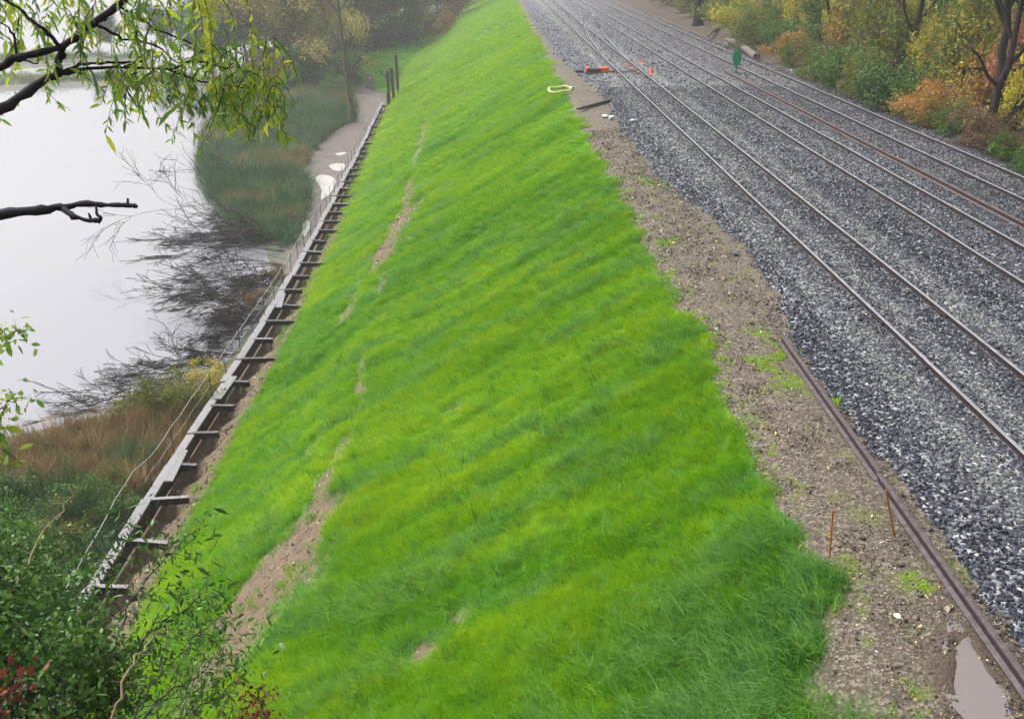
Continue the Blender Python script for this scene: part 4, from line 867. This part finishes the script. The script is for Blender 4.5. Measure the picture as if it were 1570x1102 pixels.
brush((372, 520), (300, 520), 36, 'short dark brush against the wall nearer the camera', n=7)
brush((345, 566), (160, 578), 37, 'flat dead branch lying low on the water above the brown reeds', n=5)
brush((322, 592), (110, 628), 38, 'nearest dead branches, their tips reaching the water by the brown reeds', n=6)
brush((425, 425), (350, 432), 39, 'dark brush packed against the wall below the forked branch', n=8)
brush((398, 475), (335, 495), 40, 'dark brush packed against the wall, middle clump', n=9)
brush((360, 545), (290, 548), 41, 'dark brush packed against the wall above the yellow green bush', n=8)
brush((412, 445), (345, 452), 43, 'thick dark tangle of brush beside the middle of the plank wall', n=9)
brush((385, 500), (325, 508), 44, 'thick dark tangle of brush where the wall bends nearer', n=9)
brush((440, 372), (370, 362), 42, 'dark brush tucked under the near tip of the reed bed', n=8)
for j, (px, py, h, pal) in enumerate([(318, 592, 1.0, 'lf_yellow'), (285, 640, 1.6, 'lf_olive'), (240, 640, 1.6, 'lf_olive'), (205, 800, 1.0, 'lf_green'), (395, 470, 1.0, 'lf_brown'), (418, 430, .9, 'lf_brown')]):
    p = un(px, py, -9.7); p[0] = min(p[0], float(capx(p[1])) - .8)
    plant('b', j + 1, p, h, h * 1.2, pal, ['small yellow green bush leaning on the plank wall', 'olive bush between the brown reeds and cable posts', 'wide olive bush at the back of the brown reeds', 'low green bush beside the near end of the plank wall', 'low brown bush amid the dead brush, nearer one', 'low brown bush amid the dead brush, farther one'][j], 'shrub', bark='twig')

# ------------------------------------------------------------------ foreground: overhanging willow, near shrubs
def leaf6(C, ax, size, rg_, width, curl=.2):
    """longer leaves with a bent midrib, 2 quads each"""
    n = len(C); ax = unit(ax); s = np.asarray(size).reshape(-1, 1); q = unit(np.cross(ax, rg_.normal(0, 1, (n, 3)))); nn = np.cross(ax, q)
    dn = np.array([0, 0, -1.]); p0 = C; p1 = C + ax * s * .35 + dn * s * curl * .06; p2 = C + ax * s * .7 + dn * s * curl * .25; p3 = C + ax * s + dn * s * curl * .6
    w = s * width * .5; V = np.stack([p0, p1 + q * w, p1 - q * w, p2 + q * w * .85, p2 - q * w * .85, p3], 1).reshape(-1, 3)
    b = (6 * np.arange(n))[:, None]
    F = np.concatenate([b + np.array([[1, 0, 2, 2]]), b + np.array([[1, 2, 4, 3]]), b + np.array([[3, 4, 5, 5]])], 0)
    return V, [tuple(dict.fromkeys(f)) for f in F.tolist()]
will = tag(empty('willow_tree', (-5.2, 2.6, 2.5)), 'overhanging tree with yellow green narrow leaves reaching in from the left', 'tree')
WO = np.array([-5.2, 2.6, 2.5]); rg_ = np.random.default_rng(77)
def wline(pix, r, wob=.004):
    """pix: (x, y, distance) along a limb"""
    P = np.array([at(*p) for p in pix]); s = np.arange(len(P)); ss = np.linspace(0, len(P) - 1, (len(P) - 1) * 4 + 1)
    Q = np.stack([np.interp(ss, s, P[:, k]) for k in range(3)], 1); Q[1:-1] += rg_.normal(0, wob, Q[1:-1].shape)
    return Q - WO, np.interp(ss, [0, len(P) - 1], r) * (1 + rg_.normal(0, .13, len(ss)))
trunk = [(np.array([(0, 0, -.6), (.05, .1, 1.5), (.2, .5, 3.2), (.1, .9, 5.5), (.0, 1.2, 9)]), np.array([.24, .2, .17, .13, .08]))]
root1 = np.array([-5.0, 3.1, 5.7]); root2 = np.array([-5.1, 2.9, 4.6])
def joined(root, pix, r):
    Q, R = wline(pix, r); Q = np.concatenate([[root - WO, (root - WO) * .5 + Q[0] * .5 + (0, 0, .05)], Q]); return Q, np.concatenate([[r[0] * 1.6, r[0] * 1.2], R])
limbs = [joined(root1, [(-120, 235, 5.2), (0, 170, 5.3), (55, 130, 5.4), (90, 112, 5.4)], [.030, .023]),
         joined(root1 + (0, 0, .1), [(-100, 160, 5.0), (0, 102, 5.2), (40, 86, 5.2), (95, 72, 5.3), (130, 45, 5.4), (180, 8, 5.5), (230, -50, 5.6)], [.022, .020]),
         wline([(88, 114, 5.4), (90, 95, 5.4), (97, 74, 5.3)], [.022, .020]),
         wline([(90, 112, 5.4), (120, 100, 5.4), (165, 96, 5.5), (205, 95, 5.6)], [.014, .005]), wline([(90, 112, 5.4), (140, 106, 5.4), (190, 102, 5.5), (225, 92, 5.6)], [.013, .005]),
         wline([(190, 102, 5.5), (260, 108, 5.6), (300, 92, 5.7), (345, 104, 5.8), (375, 104, 5.8)], [.008, .004]), wline([(260, 108, 5.6), (310, 125, 5.7), (350, 133, 5.8), (400, 140, 5.8)], [.007, .003]),
         wline([(95, 72, 5.3), (65, 45, 5.2), (35, 20, 5.2), (0, -10, 5.1)], [.010, .006]), wline([(25, 82, 5.2), (22, 55, 5.2), (0, 35, 5.1)], [.008, .004]),
         wline([(30, 92, 5.2), (57, 98, 5.2), (60, 80, 5.2)], [.005, .003]), wline([(150, 40, 5.4), (190, 60, 5.6), (240, 70, 5.7), (275, 98, 5.8)], [.009, .004]), wline([(180, 8, 5.5), (240, 45, 5.7), (300, 70, 5.8)], [.008, .004]),
         wline([(130, 45, 5.4), (160, 30, 5.5), (195, -10, 5.6)], [.010, .005])]
V, F = tubes(trunk, 9); mobj('trunk', V, F, M['bark_wet'], will, smooth=True)
V, F = tubes(limbs, 6); mobj('limbs', V, F, M['bark_wet'], will, smooth=True)
snag = [joined(root2, [(-90, 340, 4.7), (0, 329, 4.8), (55, 324, 4.8), (95, 318, 4.85)], [.028, .019]), wline([(95, 318, 4.85), (125, 312, 4.85), (165, 315, 4.85), (196, 315, 4.85), (210, 317, 4.85)], [.016, .011], .002),
        wline([(95, 319, 4.85), (112, 332, 4.8), (135, 338, 4.8), (150, 338, 4.8)], [.015, .012], .002), wline([(150, 342, 4.8), (155, 334, 4.8), (148, 328, 4.8), (148, 316, 4.82)], [.009, .006], .001), wline([(196, 315, 4.85), (196, 304, 4.85)], [.007, .004], 0), wline([(140, 337, 4.8), (136, 327, 4.8)], [.008, .004], 0)]
V, F = tubes(snag, 7); mobj('broken_limb', V, F, M['bark_wet'], will, smooth=True)
# drooping leafy sprays: (start px, end px, number of leaves)
sprays = []
for q in range(66):
    x = rg_.uniform(-60, 390); top = rg_.uniform(-90, 30) if x < 300 else rg_.uniform(-60, 70)
    sprays.append((x, top, rg_.uniform(5.1, 6.1), rg_.uniform(60, 130)))
for q in range(58):
    x = rg_.uniform(180, 425); y = rg_.uniform(55, 140); sprays.append((x, y, rg_.uniform(5.4, 6.0), rg_.uniform(40, 95)))
for q in range(26):
    x = rg_.uniform(325, 432); y = rg_.uniform(110, 165); sprays.append((x, y, rg_.uniform(5.5, 5.9), rg_.uniform(40, 70)))
for (x, y) in [(92, 112), (120, 108), (180, 100), (198, 96), (215, 110), (235, 112), (268, 110), (15, 60), (60, 40), (30, 150), (250, 80)]: sprays.append((x, y, 5.45, rg_.uniform(35, 60)))
C, AX, TI, tw = [], [], [], []
for (x, y, dd, ln) in sprays:
    n = int(ln / 3.6) + 4; p0 = at(x, y, dd); p1 = at(x + rg_.normal(0, 26), y + ln, dd + rg_.normal(0, .15)); tt = np.linspace(0, 1, 6)[:, None]
    Q = p0 + (p1 - p0) * tt + np.array([rg_.normal(0, .05), rg_.normal(0, .05), .03]) * np.sin(tt * 3.1); tw.append((Q - WO, np.linspace(.0035, .0012, 6)))
    u_ = rg_.random(n); pos = np.stack([np.interp(u_, tt[:, 0], Q[:, k]) for k in range(3)], 1)
    C.append(pos - WO); AX.append(rg_.normal(0, .55, (n, 3)) + np.array([0, 0, -.75])); TI.append(np.clip(rg_.normal(.52 + .22 * rg_.normal(), .18, n), 0, 1))
C = np.concatenate(C); AX = np.concatenate(AX); TI = np.concatenate(TI)
V, F = leaf6(C, AX, .050 * rg_.lognormal(0, .3, len(C)), rg_, .24)
mobj('leaves', V, F, M['lf_willow'], will, attrs={'tint': np.repeat(TI, 6)})
V, F = tubes(tw, 3); mobj('twigs', V, F, M['bark_wet'], will)

def near_shrub(label, root, canes, seed, size=.055, per=9, pal='lf_shrub', width=.5, name='shrub', bark='bark_wet', spread=.10, r0=.012, depth=1, twl=.4):
    """canes: list of pixel paths (x, y, dist) from root outwards"""
    rg2 = np.random.default_rng(seed); root = np.array(root, float); out, tips = [], []
    for c_ in canes:
        P = np.array([root] + [at(*p) for p in c_]); s = np.arange(len(P)); ss = np.linspace(0, len(P) - 1, (len(P) - 1) * 5 + 1)
        Q = np.stack([np.interp(ss, s, P[:, k]) for k in range(3)], 1); Q[1:-1] += rg2.normal(0, .02, Q[1:-1].shape); Q -= root
        out.append((Q, np.linspace(r0, .003, len(Q))))
        for k in range(4, len(Q)):
            if rg2.random() < .85: grow(Q[k], unit(Q[k] - Q[k - 1]) * .5 + rg2.normal(0, .6, 3), twl * rg2.uniform(.5, 1.2), .004, depth, rg2, out, tips, .2, 0, (2, 3), .7, .6, 4)
            tips.append(Q[k])
    t = tag(empty(name, tuple(root)), label, 'shrub'); V, F = tubes(out, 5); mobj('stems', V, F, M[bark], t)
    if per:
        T = np.array(tips); n = len(T) * per; C = np.repeat(T, per, 0) + rg2.normal(0, spread, (n, 3))
        V, F = leaf6(C, rg2.normal(0, 1, (n, 3)) + (0, 0, -.15), size * rg2.lognormal(0, .36, n), rg2, width, .3)
        ti = np.clip(.55 * np.repeat(rg2.random(len(T)), per) + .45 * rg2.random(n), 0, 1)
        mobj('leaves', V, F, M[pal], t, attrs={'tint': np.repeat(ti, 6)})
    return t
R_ = lambda x, y: (x, y, float(nb_z(np.array(float(x)), np.array(float(y)))) - .05)
near_shrub('leafy dark green shrub filling the lower left corner', R_(-4.2, 4.6), [[(-30, 1110, 7.5), (-20, 1010, 8), (0, 940, 8.4), (20, 890, 8.8)], [(30, 1110, 7.6), (60, 1020, 8), (75, 950, 8.4)], [(80, 1120, 7.6), (100, 1070, 8), (115, 1035, 8.4)], [(-60, 1050, 7.6), (-50, 950, 8.2), (-30, 880, 8.6)], [(60, 1120, 7.3), (90, 1090, 7.6), (130, 1080, 8)], [(20, 1080, 7.5), (20, 1000, 8), (40, 940, 8.6)]], 51, .048, 9, twl=.42, depth=2)
near_shrub('leafy shrub behind the corner one, reaching toward the plank wall', R_(-6.4, 6.6), [[(-20, 1020, 11), (0, 960, 11.5), (30, 920, 12)], [(30, 1030, 11), (60, 980, 11.6), (85, 950, 12)], [(-30, 960, 11), (-20, 900, 11.6), (-5, 860, 12)], [(-60, 930, 11), (-50, 870, 12), (-40, 830, 12)]], 52, .06, 7, twl=.6, depth=2, spread=.15)
near_shrub('thin arching sapling with long narrow leaves in front of the grass', R_(-3.0, 5.2), [[(150, 1050, 8.4), (190, 950, 8.8), (240, 860, 9.2), (280, 840, 9.4)], [(180, 1070, 8.2), (230, 970, 8.6), (290, 930, 9), (330, 915, 9.2)], [(160, 1090, 8.2), (215, 1010, 8.6), (260, 965, 9)], [(120, 1010, 8.6), (150, 920, 9), (185, 850, 9.4), (205, 815, 9.6)]], 53, .075, 2, width=.24, spread=.12, twl=.3)
near_shrub('sprawling twiggy shrub with sparse leaves at the bottom edge', R_(-2.2, 5.4), [[(220, 1100, 7.6), (280, 1050, 7.8), (330, 1015, 8), (345, 990, 8.2)], [(260, 1105, 7.5), (320, 1080, 7.6), (360, 1055, 7.8)], [(200, 1105, 7.6), (250, 1020, 8), (300, 975, 8.3), (330, 965, 8.4)]], 54, .055, 3, width=.3, spread=.10, twl=.35, bark='twig')
near_shrub('dark red leaved spray at the bottom edge left of centre', R_(-1.9, 5.0), [[(385, 1130, 7.2), (395, 1100, 7.3), (402, 1075, 7.4)], [(370, 1125, 7.2), (372, 1095, 7.3)]], 55, .032, 2, pal='lf_crimson', spread=.05, twl=.12)
near_shrub('pale bare stem arching over the corner shrub', R_(-3.2, 5.0), [[(180, 1070, 7.4), (205, 1010, 7.6), (235, 980, 7.8), (275, 968, 8)]], 56, .03, 0, bark='stem', r0=.016, twl=.1)
near_shrub('long pale bare cane slanting up from the corner thicket', R_(-6.0, 6.0), [[(20, 900, 10.5), (70, 810, 11), (122, 748, 11.4)]], 57, .04, 0, bark='stem', r0=.022, twl=.2)
near_shrub('green and yellow leaved spray with few leaves at the left edge', R_(-5.4, 5.0), [[(-70, 800, 7), (-40, 690, 7.2), (0, 640, 7.3), (25, 610, 7.3)], [(-60, 760, 7), (-25, 700, 7.2), (5, 690, 7.2)], [(-90, 700, 7), (-50, 560, 7.2), (0, 520, 7.3), (38, 508, 7.3)]], 58, .05, 1, pal='lf_willow', width=.5, spread=.04, twl=.08)
near_shrub('rust leaved sprig at the lower left corner edge', R_(-3.6, 4.4), [[(-20, 1110, 6.6), (10, 1070, 6.8), (38, 1035, 7)]], 59, .045, 1, pal='lf_crimson', spread=.05, twl=.10)
weeds = [(10, 850, 1.3, 'lf_green'), (50, 800, 1.3, 'lf_green'), (95, 840, 1.2, 'lf_olive'), (130, 800, 1.2, 'lf_green'), (60, 880, 1.5, 'lf_green'), (160, 770, 1.0, 'lf_green'), (-30, 800, 1.4, 'lf_olive'), (110, 900, 1.3, 'lf_green'), (20, 780, 1.2, 'lf_green'), (185, 745, .9, 'lf_olive')]
for j, (px, py, h, pal) in enumerate(weeds):
    p = un(px, py, -9.7); p[0] = min(p[0], float(capx(p[1])) - .9); p[2] = float(shore_z(np.array([p[0]]), np.array([p[1]]))[0]) - .05
    plant('b', j, p, h, h * 1.25, pal, '%s leafy weed clump left of the plank wall, %s from the left' % (PLAB[pal], nth(sum(1 for q_ in weeds if q_[0] <= px))), 'shrub', 'weed clumps left of the plank wall', bark='stem')

# ------------------------------------------------------------------ haze
me = bpy.data.meshes.new('haze'); me.from_pydata([tuple(v_) for v_ in box_v((-1450, -90, -13.4), (1400, 2100, 24))], [], BOXF)
a = N('haze_air'); pv = a.n('VolumePrincipled'); pv.inputs['Color'].default_value = (.97, .975, 1, 1); pv.inputs['Density'].default_value = .0007; pv.inputs['Anisotropy'].default_value = .2
a.t.links.new(pv.outputs[0], a.out.inputs['Volume']); me.materials.append(a.m)
tag(link(bpy.data.objects.new('haze', me)), 'pale morning haze over the lake and tracks', 'haze', kind='stuff')
